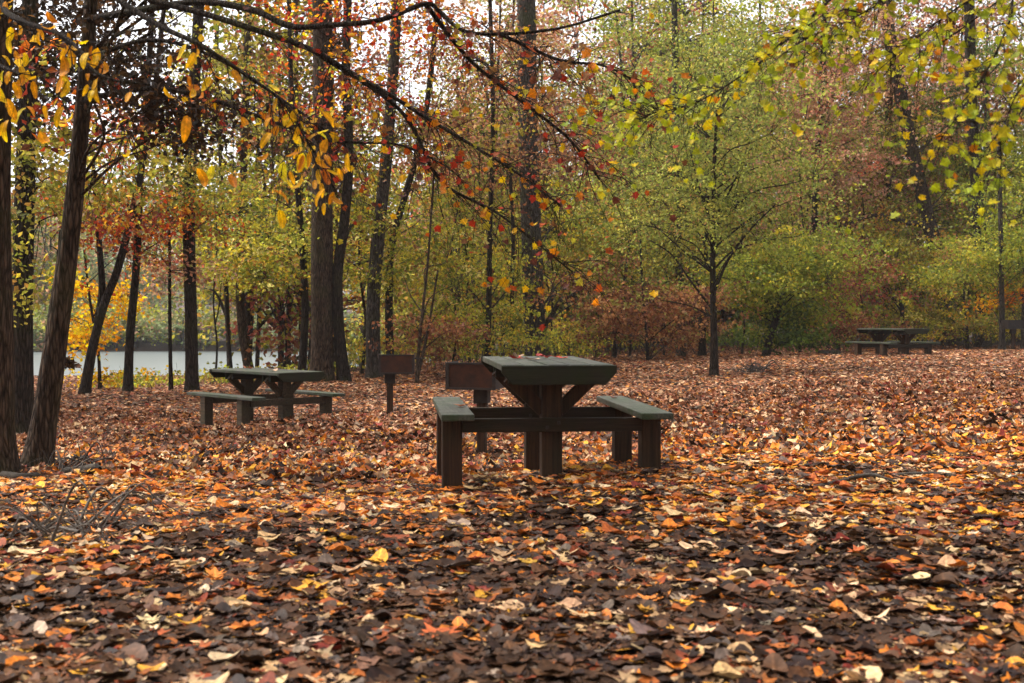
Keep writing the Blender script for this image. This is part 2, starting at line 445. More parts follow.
# ------------------------------------------------------------------ trees
def crown_leaves(LV, centers, pal, per, size, spread, templates=T_TREE, droop=.5):
    nc = len(centers)
    cnt = np.maximum(2, rng.poisson(per, nc))
    ci = np.repeat(np.arange(nc), cnt)
    n = len(ci)
    sp = (spread * rng.uniform(.6, 1.3, nc))[ci]
    off = rng.normal(0, 1, (n, 3)) * np.array([1, 1, .34]) * sp[:, None] * .6
    tilt = unit(nc)[ci] * .25                      # sprays tilt as one
    off[:, 2] += (off[:, :2] * tilt[:, :2]).sum(1) * 1.6
    nrm = unit(n) * .9 + np.array([0, -.15, .5]) + tilt
    d = off * .8 + unit(n) * .2 + np.array([0, 0, -droop]) * rng.uniform(0, .4, (n, 1))
    # each spray leans towards one colour of its tree
    base = pick(pal, nc)[ci]
    own = pick(pal, n)
    base, own = base * VIVID, own * VIVID
    col = np.where(rng.random((n, 1)) < .66, base * rng.uniform(.8, 1.2, (n, 1)), own)
    LV.add(centers[ci] + off, size * rng.uniform(.6, 1.35, n), nrm, d, np.clip(col, .005, .8), templates)


def in_ellipsoid(n, c, r, shell=.45):
    v = unit(n)
    q = rng.random(n) ** (1 / 3) * (1 - shell) + shell * rng.random(n) ** .15
    return c + v * q[:, None] * r


def ragged(n, c, r):
    """spray positions gathered round uneven lobes, thinning out past the crown's edge"""
    nl = max(3, n // 9)
    lob = in_ellipsoid(nl, c, np.asarray(r) * .95, .35)
    sz = rng.uniform(.14, .42, nl)
    k = rng.choice(nl, n, p=sz / sz.sum())
    return lob[k] + rng.normal(0, 1, (n, 3)) * np.asarray(r) * sz[k][:, None] * [1, 1, .7]


DENS = 2.4
VIVID = 1.45


def limbs(T, trunk, trad, blobs_centers, c, r, n_l, rmax):
    """grow limbs from the trunk into a crown blob, twigs from the limbs to the sprays"""
    ends = in_ellipsoid(n_l, c, r * .85, .6)
    pts = []
    for e in ends:
        hd = np.linalg.norm((trunk[:, :2] - e[:2]), axis=1)
        want = e[2] - .55 * hd
        k = int(np.argmin(np.abs(trunk[:, 2] - want) + .15 * hd))
        k = max(k, int(len(trunk) * .22))
        s = trunk[k]
        d = e - s
        L = np.linalg.norm(d) + 1e-6
        m1 = s + d * .35 + np.array([0, 0, .10 * L]) + rng.normal(0, .05 * L, 3)
        m2 = s + d * .7 + np.array([0, 0, .07 * L]) + rng.normal(0, .05 * L, 3)
        p = smooth_path([s, m1, m2, e], 4)
        r0 = min(trad[k] * .5, rmax, .005 + .008 * L)
        T.add(p, np.linspace(r0, .005, len(p)), 5)
        pts.append(p)
    if not pts:
        return
    allp = np.concatenate([p[3:] for p in pts])
    for b in blobs_centers:
        s = allp[np.argmin(((allp - b) ** 2).sum(1))]
        L = np.linalg.norm(b - s)
        if L < .12:
            continue
        m = (s + b) / 2 + rng.normal(0, .08 * L, 3) + np.array([0, 0, .06 * L])
        e = b + (b - s) * .25
        T.add(smooth_path([s, m, b, e], 2), np.linspace(.006, .0025, 7), 3)


def tree(name, label, path, w0, w1, blobs=(), bark='bark_dark', group=None, cat='tree', forks=(), k=10, flare=1.35, sides_sub=None, down=True):
    """path [(px,py,Y)] of the trunk, w0/w1 widths in pixels at both ends; blobs (px,py,Y,rx,ry,depth,sprays,palette[,per[,size[,spread[,templates]]]])"""
    P = np.array([at(*p) for p in path])
    Y0 = path[0][2]
    base = np.array([P[0, 0], P[0, 1], gz(P[0, 0], P[0, 1])])
    root = empty(name, base)
    tag(root, label, cat, group)
    first = np.array([P[0, 0], P[0, 1], base[2] - .15])
    if P[0, 2] < base[2] + .05:
        P[0, 2] = base[2] + .05
    tp = smooth_path(np.vstack([first, P]), 6)
    h = tp[:, 2] - base[2]
    s = np.linspace(0, 1, len(tp))
    rad = (w0 * (1 - s) + w1 * s) / 2 / F * np.array([p for p in tp[:, 1]]).clip(2, 200)
    rad0 = rad.copy()
    rad = rad * (1 + (flare - 1) * np.exp(-np.maximum(h, 0) / .22))
    T = Tubes()
    T.add(tp, rad, k, .05)
    for fk in forks:
        fp = smooth_path([at(*q) for q in fk[0]], 6)
        T.add(fp, np.linspace(fk[1], fk[2], len(fp)) / 2 / F * fp[:, 1], max(6, k - 2), .05)
    LV = Leaves()
    for b in blobs:
        px, py, Y, rx, ry, dep, ncl, pal = b[:8]
        per = b[8] if len(b) > 8 else 42
        size = b[9] if len(b) > 9 else .095
        spread = b[10] if len(b) > 10 else .42
        tm = b[11] if len(b) > 11 else T_TREE
        if Y > 20 and py > 0:
            ncl = int(ncl * DENS); rx *= 1.25; ry *= 1.2; dep *= 1.2; size *= .98; ncl = int(ncl * (1.45 if py < 135 and px < 600 else 1))
        c = at(px, py, Y)
        r = np.array([rx * Y / F, dep, ry * Y / F])
        cen = ragged(ncl, c, r)
        g = ground(cen[:, 0], cen[:, 1])
        cen[:, 2] = np.maximum(cen[:, 2], g + .25)
        limbs(T, tp, rad0, cen[: max(8, int(ncl * .8))], c, r, max(2, ncl // (18 if Y > 20 else 10)), .05 if Y > 20 else .016)
        crown_leaves(LV, cen, pal, per, size, spread, tm)
    T.build('trunk', M[bark], root, loc=base)
    if LV.n:
        LV.build('crown', M['leaf'], root, loc=base)
    return root


def bough(T, LV, pts, w0, w1, pal, n_tw, tw_len, per, size, templates, hang=.5, k=7, t0=.15, tr=.8):
    """a limb given by photo points with side twigs and leaves"""
    p = smooth_path([at(*q) for q in pts], 8)
    T.add(p, np.linspace(w0, w1, len(p)) / 2 / F * p[:, 1], k, .06)
    n = len(p)
    for i in range(n_tw):
        f = rng.uniform(t0, 1)
        s = p[min(n - 1, int(f * n))]
        tdir = p[min(n - 1, int(f * n) + 1)] - p[max(0, int(f * n) - 1)]
        tdir /= np.linalg.norm(tdir) + 1e-9
        d = tdir * rng.uniform(.3, 1) + unit(1)[0] * np.array([.7, .9, .6]) + np.array([0, 0, -hang * .4])
        d /= np.linalg.norm(d)
        L = tw_len * rng.uniform(.4, 1.3)
        e = s + d * L
        m = s + d * L * .5 + np.array([0, 0, .06 * L]) + rng.normal(0, .05 * L, 3)
        e[2] -= hang * .25 * L
        tw = smooth_path([s, m, e], 4)
        T.add(tw, tr * np.linspace(.0045, .0015, len(tw)), 4)
        subs = [tw]
        for _ in range(rng.integers(1, 4)):
            a = tw[rng.integers(2, len(tw))]
            dd = d + unit(1)[0] * .8; dd /= np.linalg.norm(dd)
            sub = smooth_path([a, a + dd * L * .25 + rng.normal(0, .02, 3), a + dd * L * .45 + np.array([0, 0, -.1 * hang * L])], 3)
            T.add(sub, tr * np.linspace(.0026, .0012, len(sub)), 3)
            subs.append(sub)
        q = np.concatenate(subs)
        nl = rng.poisson(per)
        if nl == 0:
            continue
        a = q[rng.integers(0, len(q), nl)] + rng.normal(0, .03, (nl, 3))
        nrm = unit(nl) * .6 + np.array([0, -.75, .45])
        dl = unit(nl) * .8 + np.array([0, 0, -hang * 1.6])
        LV.add(a, size * rng.uniform(.6, 1.3, nl), nrm, dl, (pick(pal, nl) * 1.25).clip(.006, .8), templates)


# ================================================================== SETTING
# ground sheet: fine near the camera, reaching the horizon
ys = np.concatenate([np.linspace(-40, -2, 20), np.arange(-1.5, 12, .1), np.arange(12, 40, .35), np.geomspace(40, 600, 70)])
us = np.concatenate([np.linspace(-320, -16, 40), np.arange(-15.5, -7, .5), np.arange(-7, 7, .1), np.arange(7, 18, .4), np.linspace(18.5, 320, 40)])
gx, gy = np.meshgrid(us, ys)
z = ground(gx.ravel(), gy.ravel())
nu, ny = len(us), len(ys)
i = np.arange(ny - 1)[:, None] * nu + np.arange(nu - 1)[None]
g = mesh_obj('ground', np.column_stack([gx.ravel(), gy.ravel(), z]), [np.stack([i, i + 1, i + nu + 1, i + nu], -1).reshape(-1, 4)], M['soil'], smooth=True)
tag(g, 'dark leaf covered soil of the picnic ground sloping down to the lake', kind='structure')

# lake
m, nt, N, L = new_mat('lake_water')
out = N('ShaderNodeOutputMaterial'); p = N('ShaderNodeBsdfPrincipled')
p.inputs['Base Color'].default_value = (.12, .14, .14, 1); p.inputs['Roughness'].default_value = .28; p.inputs['IOR'].default_value = 1.33
tc = N('ShaderNodeTexCoord'); mp = N('ShaderNodeMapping'); mp.inputs['Scale'].default_value = (.5, 2.2, 1)
nz = N('ShaderNodeTexNoise'); nz.inputs['Scale'].default_value = 2; nz.inputs['Detail'].default_value = 4
L(tc.outputs['Object'], mp.inputs[0]); L(mp.outputs[0], nz.inputs['Vector'])
b = N('ShaderNodeBump'); b.inputs['Strength'].default_value = .25; b.inputs['Distance'].default_value = .1
L(nz.outputs['Fac'], b.inputs['Height']); L(b.outputs[0], p.inputs['Normal']); L(p.outputs[0], out.inputs[0])
lake = mesh_obj('lake', np.array([[-150, 36, LAKE_Z], [0, 36, LAKE_Z], [0, 108, LAKE_Z], [-150, 108, LAKE_Z]], float), [np.array([[0, 1, 2, 3]])], m)
tag(lake, 'pale still lake behind the trees', kind='structure')


# ------------------------------------------------------------------ leaf litter
def litter(wet):
    LV = Leaves()

    def sample(y0, y1, per_m2, margin):
        A = (y1 - y0) * ((y0 + y1) / 2 * .86 + 2 * margin)
        n = int(A * per_m2 * 1.4)
        y = y0 + (y1 - y0) * rng.random(n) ** .75
        x = rng.uniform(-1, 1, n) * (y * .43 + margin)
        return x, y

    def place(y0, y1, per_m2, size, tm, margin, lift, tilt):
        x, y = sample(y0, y1, per_m2, margin)
        px = CX + x / np.maximum(y, 1) * F
        n = len(x)
        z = ground(x, y)
        keep = ~((z < LAKE_Z + .3))
        isw = y + rng.normal(0, .7, len(y)) < 6.4
        keep &= isw if wet else ~isw
        x, y, z, px = x[keep], y[keep], z[keep], px[keep]; n = len(x)
        py = CY + (CAMZ - z) / np.maximum(y, .5) * F
        patch = np.sin(x * 1.3 + y * .7) * np.sin(y * 1.1 - x * .5 + 1) * .5 + np.sin(x * 3.7 - y * 2.9) * .25
        # which mix of fallen leaves lies where: wet brown near with canopy shade put into the colour, bright fresh in the middle, weathered far off
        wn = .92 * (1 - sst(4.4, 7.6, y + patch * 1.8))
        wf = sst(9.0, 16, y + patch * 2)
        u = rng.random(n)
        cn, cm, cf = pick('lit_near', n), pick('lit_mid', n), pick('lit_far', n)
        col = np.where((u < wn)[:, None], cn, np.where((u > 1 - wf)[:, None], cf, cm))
        damp = sst(.15, .5, np.sin(x * 2.3 + 1.7 * np.sin(y * 1.3)) * np.sin(y * 2.9 + 1.1 * np.sin(x * 1.9)) + rng.normal(0, .12, n))
        dk = rng.random(n) < damp * np.where(y < 7.2, .6, np.where(y < 13, .32, .2))
        col = np.where(dk[:, None], np.array([[.036, .017, .008]]) * rng.uniform(.5, 1.8, (n, 1)), col)
        if wet and size > .1:
            col = np.where(rng.random((n, 1)) < .75, pick('lit_big', n), col)
        nrm = unit(n) * tilt + np.array([0, 0, 1.0])
        d = rng.normal(0, 1, (n, 3)) * [1, 1, .1]
        s = size * np.exp(rng.normal(0, .33, n)).clip(.45, 1.7 if size < .1 else 1.3)
        pos = np.column_stack([x, y, z + rng.uniform(.0, lift, n)])
        LV.add(pos, s, nrm, d, (col * (.74 if wet and size < .1 else .96)).clip(.005, .8), tm)  # small near leaves darkened in colour, standing in for shade under the canopy
    place(1.2, 9.5, 850, .074, T_NEAR, 1.3, .02, .11)
    place(2.6, 10.5, 24, .12, T_NEAR, 1.3, .022, .11)
    if wet:
        return LV.build('wet_shaded_leaves', M['wet'], smooth=True)
    place(9.5, 20, 560, .074, T_MID, 1.6, .025, .28)
    place(20, 47, 380, .075, T_FAR, 2.5, .03, .32)
    return LV.build('fallen_leaves', M['litter'])


tag(litter(True), 'wet brown leaves matted together, darkened for canopy shade, nearest the photographer', kind='stuff')
tag(litter(False), 'orange, rust and brown leaves carpeting the clearing', kind='stuff')


# ------------------------------------------------------------------ woods that read as one mass
def woods(name, label, spots, pal_of, per, size, spread, trunk_w):
    T, LV = Tubes(), Leaves()
    for (x, y, h, rad, ncl, pal) in spots:
        z0 = gz(x, y)
        lean = rng.normal(0, .04, 2)
        tp = smooth_path([[x, y, z0 - .1], [x + lean[0] * h * .5, y, z0 + h * .45], [x + lean[0] * h, y + lean[1] * h, z0 + h * .95]], 4)
        T.add(tp, np.linspace(trunk_w * rng.uniform(.6, 1.3), .03, len(tp)), 6)
        c = np.array([x + lean[0] * h * .7, y, z0 + h * .56])
        cen = ragged(ncl, c, np.array([rad, rad, h * .47]))
        crown_leaves(LV, cen, pal, per, size, spread)
        for cc in cen[::3]:
            s = tp[np.argmin(np.abs(tp[:, 2] - (cc[2] - .8)))]
            T.add(smooth_path([s, (s + cc) / 2 + [0, 0, .3], cc], 3), np.linspace(.05, .012, 7), 4)
    me = mesh_obj(name, np.concatenate(LV.v), [np.concatenate(LV.t)], [M['leaf'], M['bark_grey']], colors=[np.concatenate(LV.ct)])
    leaf_coords(me, LV.lp)
    # trunks join the same mass as a second material
    tv, tq = np.concatenate(T.v), np.concatenate(T.q)
    t = mesh_obj('trunks', tv, [tq], M['bark_grey'], me, smooth=True)
    tag(me, label, kind='stuff')
    return me


spots = []
for i in range(56):                                  # shrub layer closing the view low down
    y = rng.uniform(49, 60); px = rng.uniform(600, 1120)
    spots.append(((px - CX) / F * y, y, rng.uniform(4, 9), rng.uniform(1.8, 2.8), 60, rng.choice(['olive', 'yellowgreen', 'yellowgreen', 'palegreen', 'green', 'mauve'])))
for i in range(34):                                  # tall thin crowns behind the middle, open to the sky
    px, y = rng.uniform(215, 660), rng.uniform(42, 58)
    if px < 345: y = rng.uniform(34.2, 35.6)
    if 550 < px < 630: px -= 110
    spots.append(((px - CX) / F * y, y, rng.uniform(10, 17), rng.uniform(1.6, 2.8), 56, rng.choice(['olive', 'rustbrown', 'yellowgreen', 'mauve', 'dusky'])))
for i in range(64):                                  # beyond the clearing on the right, to the top of the frame
    x, y = rng.uniform(4, 34), rng.uniform(48, 72)
    spots.append((x, y, rng.uniform(12, 24), rng.uniform(2.4, 3.8), 95, rng.choice(['olive', 'green', 'mauve', 'palegreen', 'yellowgreen', 'palegreen', 'mauve'])))
for i in range(30):                                  # lower growth behind the middle, sky stays open above
    x, y = rng.uniform(-13, 9), rng.uniform(44, 66)
    if x < -6 and y > 40: x += 9
    spots.append((x, y, rng.uniform(4.5, 9.5), rng.uniform(2.0, 3.2), 80, rng.choice(['olive', 'yellowgreen', 'yellowgreen', 'hazygreen', 'rustbrown'])))
for i in range(9):                                   # the same woods going on past the left edge
    y = rng.uniform(18, 33); px = rng.uniform(-420, -60)
    spots.append(((px - CX) / F * y, y, rng.uniform(10, 15), rng.uniform(1.8, 2.8), 40, rng.choice(['olive', 'rustbrown', 'yellowgreen'])))
woods('background_woods', 'mixed olive and russet woods closing the clearing', spots, None, 40, .16, .7, .11)
spots = []
for i in range(120):
    x, y = rng.uniform(-75, 12), rng.uniform(104, 150)
    spots.append((x, y, rng.uniform(9, 17), rng.uniform(2.5, 4.5), 44, rng.choice(['hazygreen', 'hazygreen', 'hazygreen', 'mauve', 'olive'])))
for i in range(90):                                   # low bank growth at the far water line
    x, y = rng.uniform(-70, 8), rng.uniform(99, 104)
    spots.append((x, y, rng.uniform(1.5, 3.5), rng.uniform(1.5, 3), 14, rng.choice(['hazygreen', 'green', 'hazygreen'])))
woods('far_shore_woods', 'misty green woods on the far shore of the lake', spots, None, 34, .34, 1.1, .15)


spots = []
for i in range(15):                                   # unseen woods behind the camera, added to block light from behind
    x, y = rng.uniform(-22, 22), rng.uniform(-26, -5)
    spots.append((x, y, rng.uniform(13, 20), rng.uniform(2.8, 4.2), 70, rng.choice(['olive', 'yellowgreen', 'rustbrown'])))
woods('shade_woods_behind', 'unseen autumn woods added behind the photographer to shade the near leaves', spots, None, 26, .3, .9, .16)


def undergrowth():
    LV, T = Leaves(), Tubes()
    def strip(n, pxr, Yr, h, pal, per=30, size=.085):
        px = rng.uniform(*pxr, n); Y = rng.uniform(*Yr, n)
        x = (px - CX) / F * Y
        z0 = ground(x, Y)
        hh = h * rng.uniform(.3, 1.1, n)
        cen = np.column_stack([x, Y, z0 + hh * .75])
        crown_leaves(LV, cen, pal, per, size, .3)
        for a, zz in zip(cen, z0):
            for q in range(2):
                T.add(smooth_path([[a[0] + rng.normal(0, .15), a[1], zz - .03], [a[0], a[1], (zz + a[2]) / 2], a + rng.normal(0, .15, 3)], 2), np.linspace(.008, .003, 5), 3)
    strip(50, (95, 345), (28, 33), .38, 'green')
    strip(26, (150, 345), (28, 33), .4, 'olive')
    strip(110, (345, 560), (28, 36), 1.1, 'yellowgreen')
    strip(60, (345, 600), (30, 38), 1.5, 'olive')
    strip(90, (540, 720), (36, 44), 1.5, 'rustbrown')
    strip(60, (540, 780), (38, 46), 1.2, 'olive')
    strip(60, (700, 860), (37, 44), 1.1, 'darkgreen')
    strip(140, (820, 1080), (40, 48), 1.7, 'yellowgreen')
    strip(60, (820, 1060), (41, 50), 1.4, 'rustbrown')
    strip(9, (60, 150), (25, 30), .5, 'yellow')
    o = LV.build('undergrowth', M['leaf'])
    T.build('stems', M['twig'], o)
    tag(o, 'low leafy undergrowth along the edge of the woods', kind='stuff')


undergrowth()

# ================================================================== TREES
# --- near trees on the left
t = tree('hickory_tree', 'leftmost furrowed brown trunk with long yellow leaves hanging from its boughs',
         [(-9, 472, 9.6), (-8, 380, 9.6), (-9, 200, 9.6), (-6, 60, 9.6), (-4, -120, 9.6), (0, -420, 9.6)], 46, 30, bark='bark_brown', k=16,
         blobs=[(60, -330, 8.5, 420, 170, 2.2, 60, 'yellow', 26, .13, .5)])
T, LV = Tubes(), Leaves()
bough(T, LV, [(-6, -60, 9.5), (0, 0, 8.3), (20, 20, 7.0), (60, 34, 6.2), (90, 60, 5.9)], 9, 2.5, 'gold', 16, .38, 3.4, .098, T_LONG, 1.1)
bough(T, LV, [(-6, -20, 9.5), (-10, 40, 8), (-4, 62, 6.9), (20, 74, 6.5)], 8, 2.5, 'gold', 14, .36, 3.4, .10, T_LONG, 1.2)
bough(T, LV, [(-5, -90, 9.5), (60, -40, 7.5), (150, 20, 6.5), (200, 45, 6.2), (250, 78, 6.2), (285, 105, 6.2), (318, 160, 6.2)], 8, 1.5, 'gold', 38, .4, 2.0, .085, T_LONG, .8, t0=.38)
bough(T, LV, [(60, 34, 6.2), (100, 75, 6.0), (150, 85, 6.0)], 5, 2, 'gold', 6, .3, 1.8, .11, T_LONG, 1.1)
b0 = t.location
T.build('bough', M['bark_dark'], t, loc=b0)
LV.build('crown', M['leaf'], t, loc=b0)

t = tree('leaning_tree', 'brown leaning trunk with dark withered leaves and long bare boughs over the clearing',
         [(38, 462, 10.3), (48, 395, 10.3), (59, 320, 10.3), (69, 245, 10.3), (78, 160, 10.3), (85, 80, 10.3), (91, 0, 10.3), (98, -160, 10.3), (110, -400, 10.2)], 28, 8, bark='bark_brown', k=16, flare=1.4,
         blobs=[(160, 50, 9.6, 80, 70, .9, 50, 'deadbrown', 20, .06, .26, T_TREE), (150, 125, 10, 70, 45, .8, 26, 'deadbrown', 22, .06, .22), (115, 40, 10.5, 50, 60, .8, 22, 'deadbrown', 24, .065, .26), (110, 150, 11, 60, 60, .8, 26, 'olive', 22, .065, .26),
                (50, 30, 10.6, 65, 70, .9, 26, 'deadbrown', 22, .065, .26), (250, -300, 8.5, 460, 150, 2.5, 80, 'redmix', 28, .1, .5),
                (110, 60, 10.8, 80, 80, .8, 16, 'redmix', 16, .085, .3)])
T, LV = Tubes(), Leaves()
bough(T, LV, [(86, 20, 10.3), (140, 10, 9.6), (200, 2, 9.0), (252, 10, 8.6), (290, 26, 8.4), (330, 25, 8.2), (380, 20, 8.0), (425, 4, 7.8), (440, 12, 7.8), (462, 30, 7.7), (500, 34, 7.6), (560, 28, 7.5), (620, 10, 7.4)],
      8, 2.5, 'bough', 46, .42, 2.5, .05, T_BOUGH, .5, t0=.2)
bough(T, LV, [(150, 0, 9.2), (205, 14, 8.9), (262, 32, 8.6), (312, 50, 8.5), (350, 72, 8.4), (390, 95, 8.3), (430, 120, 8.2), (480, 150, 8.1), (520, 175, 8.0), (560, 205, 8.0)],
      7, 2, 'bough', 74, .5, 2.7, .05, T_BOUGH, .5, t0=.2)
bough(T, LV, [(80, 100, 10.3), (150, 88, 9.6), (205, 98, 9.2), (255, 115, 9.0), (330, 140, 8.7), (400, 145, 8.5), (450, 168, 8.3)],
      6, 1.6, 'bough', 52, .42, 2.6, .05, T_BOUGH, .6, t0=.3)
bough(T, LV, [(84, 60, 10.3), (150, 40, 9.4), (220, 60, 9.0), (300, 112, 8.8), (352, 150, 8.7)], 5, 1.5, 'bough', 44, .42, 2.6, .05, T_BOUGH, .6, t0=.3)
bough(T, LV, [(425, 4, 7.8), (470, 60, 7.9), (520, 100, 7.9), (570, 140, 7.9), (600, 180, 7.9)], 5, 2, 'bough', 52, .5, 2.0, .05, T_BOUGH, .5, t0=.1)
bough(T, LV, [(312, 50, 8.5), (400, 110, 8.4), (440, 180, 8.4), (500, 215, 8.3), (570, 270, 8.2)], 5, 1.6, 'bough', 46, .5, 1.6, .06, T_BOUGH, .5, t0=.1)
bough(T, LV, [(500, 34, 7.6), (560, 60, 7.5), (605, 66, 7.4), (650, 90, 7.4)], 4, 1.6, 'bough', 40, .4, 1.6, .06, T_BOUGH, .5, t0=.1)
b0 = t.location
T.build('bough', M['bark_dark'], t, loc=b0)
LV.build('crown', M['leaf'], t, loc=b0)

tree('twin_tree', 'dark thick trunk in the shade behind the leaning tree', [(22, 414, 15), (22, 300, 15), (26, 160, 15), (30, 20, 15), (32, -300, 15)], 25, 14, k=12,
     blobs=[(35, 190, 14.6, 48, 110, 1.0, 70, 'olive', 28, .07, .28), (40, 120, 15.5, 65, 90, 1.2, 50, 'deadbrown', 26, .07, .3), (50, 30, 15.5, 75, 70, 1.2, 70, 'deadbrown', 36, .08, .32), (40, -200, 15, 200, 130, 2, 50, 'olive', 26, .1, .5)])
tree('dark_sapling', 'thin sapling with a dark clump of withered leaves beside the leaning trunk', [(50, 452, 11), (53, 400, 11), (56, 360, 11), (57, 300, 11), (60, 230, 11)], 5, 2.5, k=6,
     blobs=[(60, 363, 11, 9, 8, .09, 8, 'deadbrown', 16, .06, .05), (62, 250, 11, 16, 30, .2, 10, 'yellowgreen', 10, .07, .2)])

# --- trees along the lake bank
tree('forked_tree', 'dark tree forking low and leaning right, second trunk inland from the lake on the left',
     [(85, 392, 23), (92, 350, 23), (104, 305, 23), (118, 268, 23), (135, 200, 23), (152, 110, 23), (165, 0, 23)], 11.5, 4.5, forks=[([(98, 322, 23), (102, 290, 23.1), (99, 240, 23.1), (92, 150, 23.2)], 9, 4)],
     blobs=[(110, 215, 23, 55, 50, 1.3, 44, 'redmix', 22, .085, .34), (95, 180, 23.5, 60, 40, 1.3, 26, 'yellowgreen', 22, .09, .34), (140, 100, 23, 60, 60, 1.5, 22, 'redmix', 20, .09, .4)])
tree('yellow_sapling', 'small sapling glowing with orange yellow leaves in front of the lake', [(100, 391, 26), (98, 350, 26), (90, 300, 26), (84, 250, 26)], 4, 2, k=6,
     blobs=[(80, 310, 26, 24, 45, .8, 20, 'gold', 24, .1, .3), (135, 270, 26.5, 20, 40, .7, 10, 'gold', 18, .1, .3), (105, 380, 26, 26, 14, .6, 5, 'yellow', 14, .09, .22)])
tree('slender_tree', 'slender upright tree just right of the forked tree', [(128, 389, 24), (130, 335, 24), (136, 270, 24), (141, 170, 24), (150, 50, 24), (154, -60, 24)], 10, 5,
     blobs=[(150, 190, 24, 50, 55, 1.4, 36, 'olive', 24, .09, .36), (150, 225, 24, 50, 30, 1.2, 24, 'redmix', 20, .085, .34)])
tree('thin_tree', 'very thin pole of a tree standing against the lake', [(171, 388, 25), (170, 330, 25), (169, 230, 25), (165, 130, 25)], 5, 2.5, k=6,
     blobs=[(168, 240, 25, 40, 35, 1.0, 22, 'mauve', 20, .085, .36)])
tree('straight_tree', 'straight black trunk between the lake view and the left picnic table', [(192, 389, 25), (191, 320, 25), (189, 220, 25), (193, 110, 25), (199, 0, 25), (204, -140, 25)], 14, 10, k=12,
     blobs=[(205, 190, 25, 60, 60, 1.5, 36, 'yellowgreen', 26, .09, .36), (190, 40, 25, 60, 60, 1.5, 22, 'olive', 20, .09, .4)])
tree('bank_sapling', 'thin bare stem rising from the lake bank behind the left picnic table', [(231, 369, 33), (228, 330, 33), (224, 250, 33), (222, 170, 33)], 4.5, 2, k=6,
     blobs=[(230, 240, 33, 40, 34, 1.2, 26, 'yellowgreen', 30, .1, .4)])
tree('bank_tree', 'grey brown tree bending slightly on the lake bank behind the left picnic table', [(249, 370, 33), (243, 335, 33), (240, 290, 33), (243, 190, 33), (247, 60, 33), (250, -60, 33)], 11, 6, bark='bark_brown',
     blobs=[(255, 225, 33, 60, 45, 1.8, 50, 'yellowgreen', 30, .1, .42), (250, 110, 33, 55, 55, 1.8, 20, 'olive', 20, .1, .42)])
tree('crooked_tree', 'narrow crooked tree just left of the thickest lakeside trunk', [(302, 372, 29), (305, 310, 29), (302, 240, 29), (296, 170, 29), (291, 80, 29), (288, -40, 29)], 9, 4,
     blobs=[(285, 255, 29, 50, 36, 1.5, 50, 'yellowgreen', 30, .1, .38), (275, 160, 29, 50, 50, 1.5, 18, 'olive', 20, .09, .4)])
tree('big_oak', 'thickest straight grey brown trunk behind the left picnic table', [(322, 382, 27), (322, 300, 27), (322, 200, 27), (323, 100, 27), (322, -40, 27), (322, -220, 27)], 24, 18, bark='bark_brown', k=16, flare=1.3,
     blobs=[(340, 60, 27, 80, 70, 2.2, 34, 'bough', 24, .1, .42), (330, 200, 29, 45, 55, 1.2, 26, 'yellowgreen', 26, .09, .36), (320, -150, 27, 140, 80, 2.5, 40, 'orange', 30, .1, .5)])
tree('wavy_tree', 'dark wavy trunk standing close against the thickest trunk', [(344, 383, 27), (338, 320, 27), (338, 270, 27), (345, 215, 27), (349, 150, 27), (346, 70, 27), (350, -60, 27)], 13, 8,
     blobs=[(365, 230, 28.6, 40, 60, 1.1, 30, 'yellowgreen', 28, .09, .36)])
tree('mossy_tree', 'dark mossy trunk behind the rust brown grill', [(374, 381, 28), (373, 310, 28), (378, 240, 28), (387, 150, 28), (394, 60, 28), (400, -60, 28)], 16, 10, bark='bark_grey',
     blobs=[(410, 250, 29.8, 45, 60, 1.3, 40, 'yellowgreen', 30, .095, .38), (400, 110, 28, 60, 60, 1.8, 26, 'rustbrown', 22, .09, .42)])
tree('slanting_tree', 'slim dark trunk slanting away to the right above the rust brown grill', [(391, 381, 29), (389, 310, 29), (392, 245, 29), (405, 196, 29), (424, 125, 29), (436, 20, 29), (442, -80, 29)], 9, 5,
     blobs=[(440, 160, 29, 55, 50, 1.7, 34, 'olive', 26, .095, .4), (450, 60, 29, 60, 50, 1.8, 26, 'rustbrown', 22, .09, .42)])
tree('split_sapling', 'sapling splitting into two thin stems between the two nearer grills', [(417, 386, 26), (420, 335, 26), (428, 260, 26), (434, 170, 26)], 5, 2, k=6, forks=[([(418, 375, 26), (428, 330, 26), (438, 270, 26)], 4, 2)], bark='bark_brown',
     blobs=[(430, 270, 27.5, 42, 50, 1.0, 30, 'yellowgreen', 30, .09, .34), (435, 330, 26.5, 36, 26, 1.1, 26, 'rustbrown', 28, .09, .3)])
tree('dark_pole_tree', 'black pole of a tree above the dark grill', [(487, 372, 30), (489, 300, 30), (490, 230, 30), (493, 120, 30), (490, 0, 30)], 7, 4,
     blobs=[(475, 270, 31.5, 50, 55, 1.4, 46, 'yellowgreen', 30, .095, .38), (485, 120, 30, 60, 60, 1.8, 30, 'rustbrown', 22, .09, .42), (490, 330, 30.5, 45, 24, 1.2, 26, 'yellowgreen', 28, .09, .32)])
tree('vine_tree', 'thin tree wound with vines just left of the broad trunk behind the main table', [(514, 368, 32), (512, 300, 32), (513, 230, 32), (508, 140, 32)], 6, 3,
     blobs=[(510, 230, 34.5, 40, 50, 1.2, 30, 'olive', 28, .095, .38)])
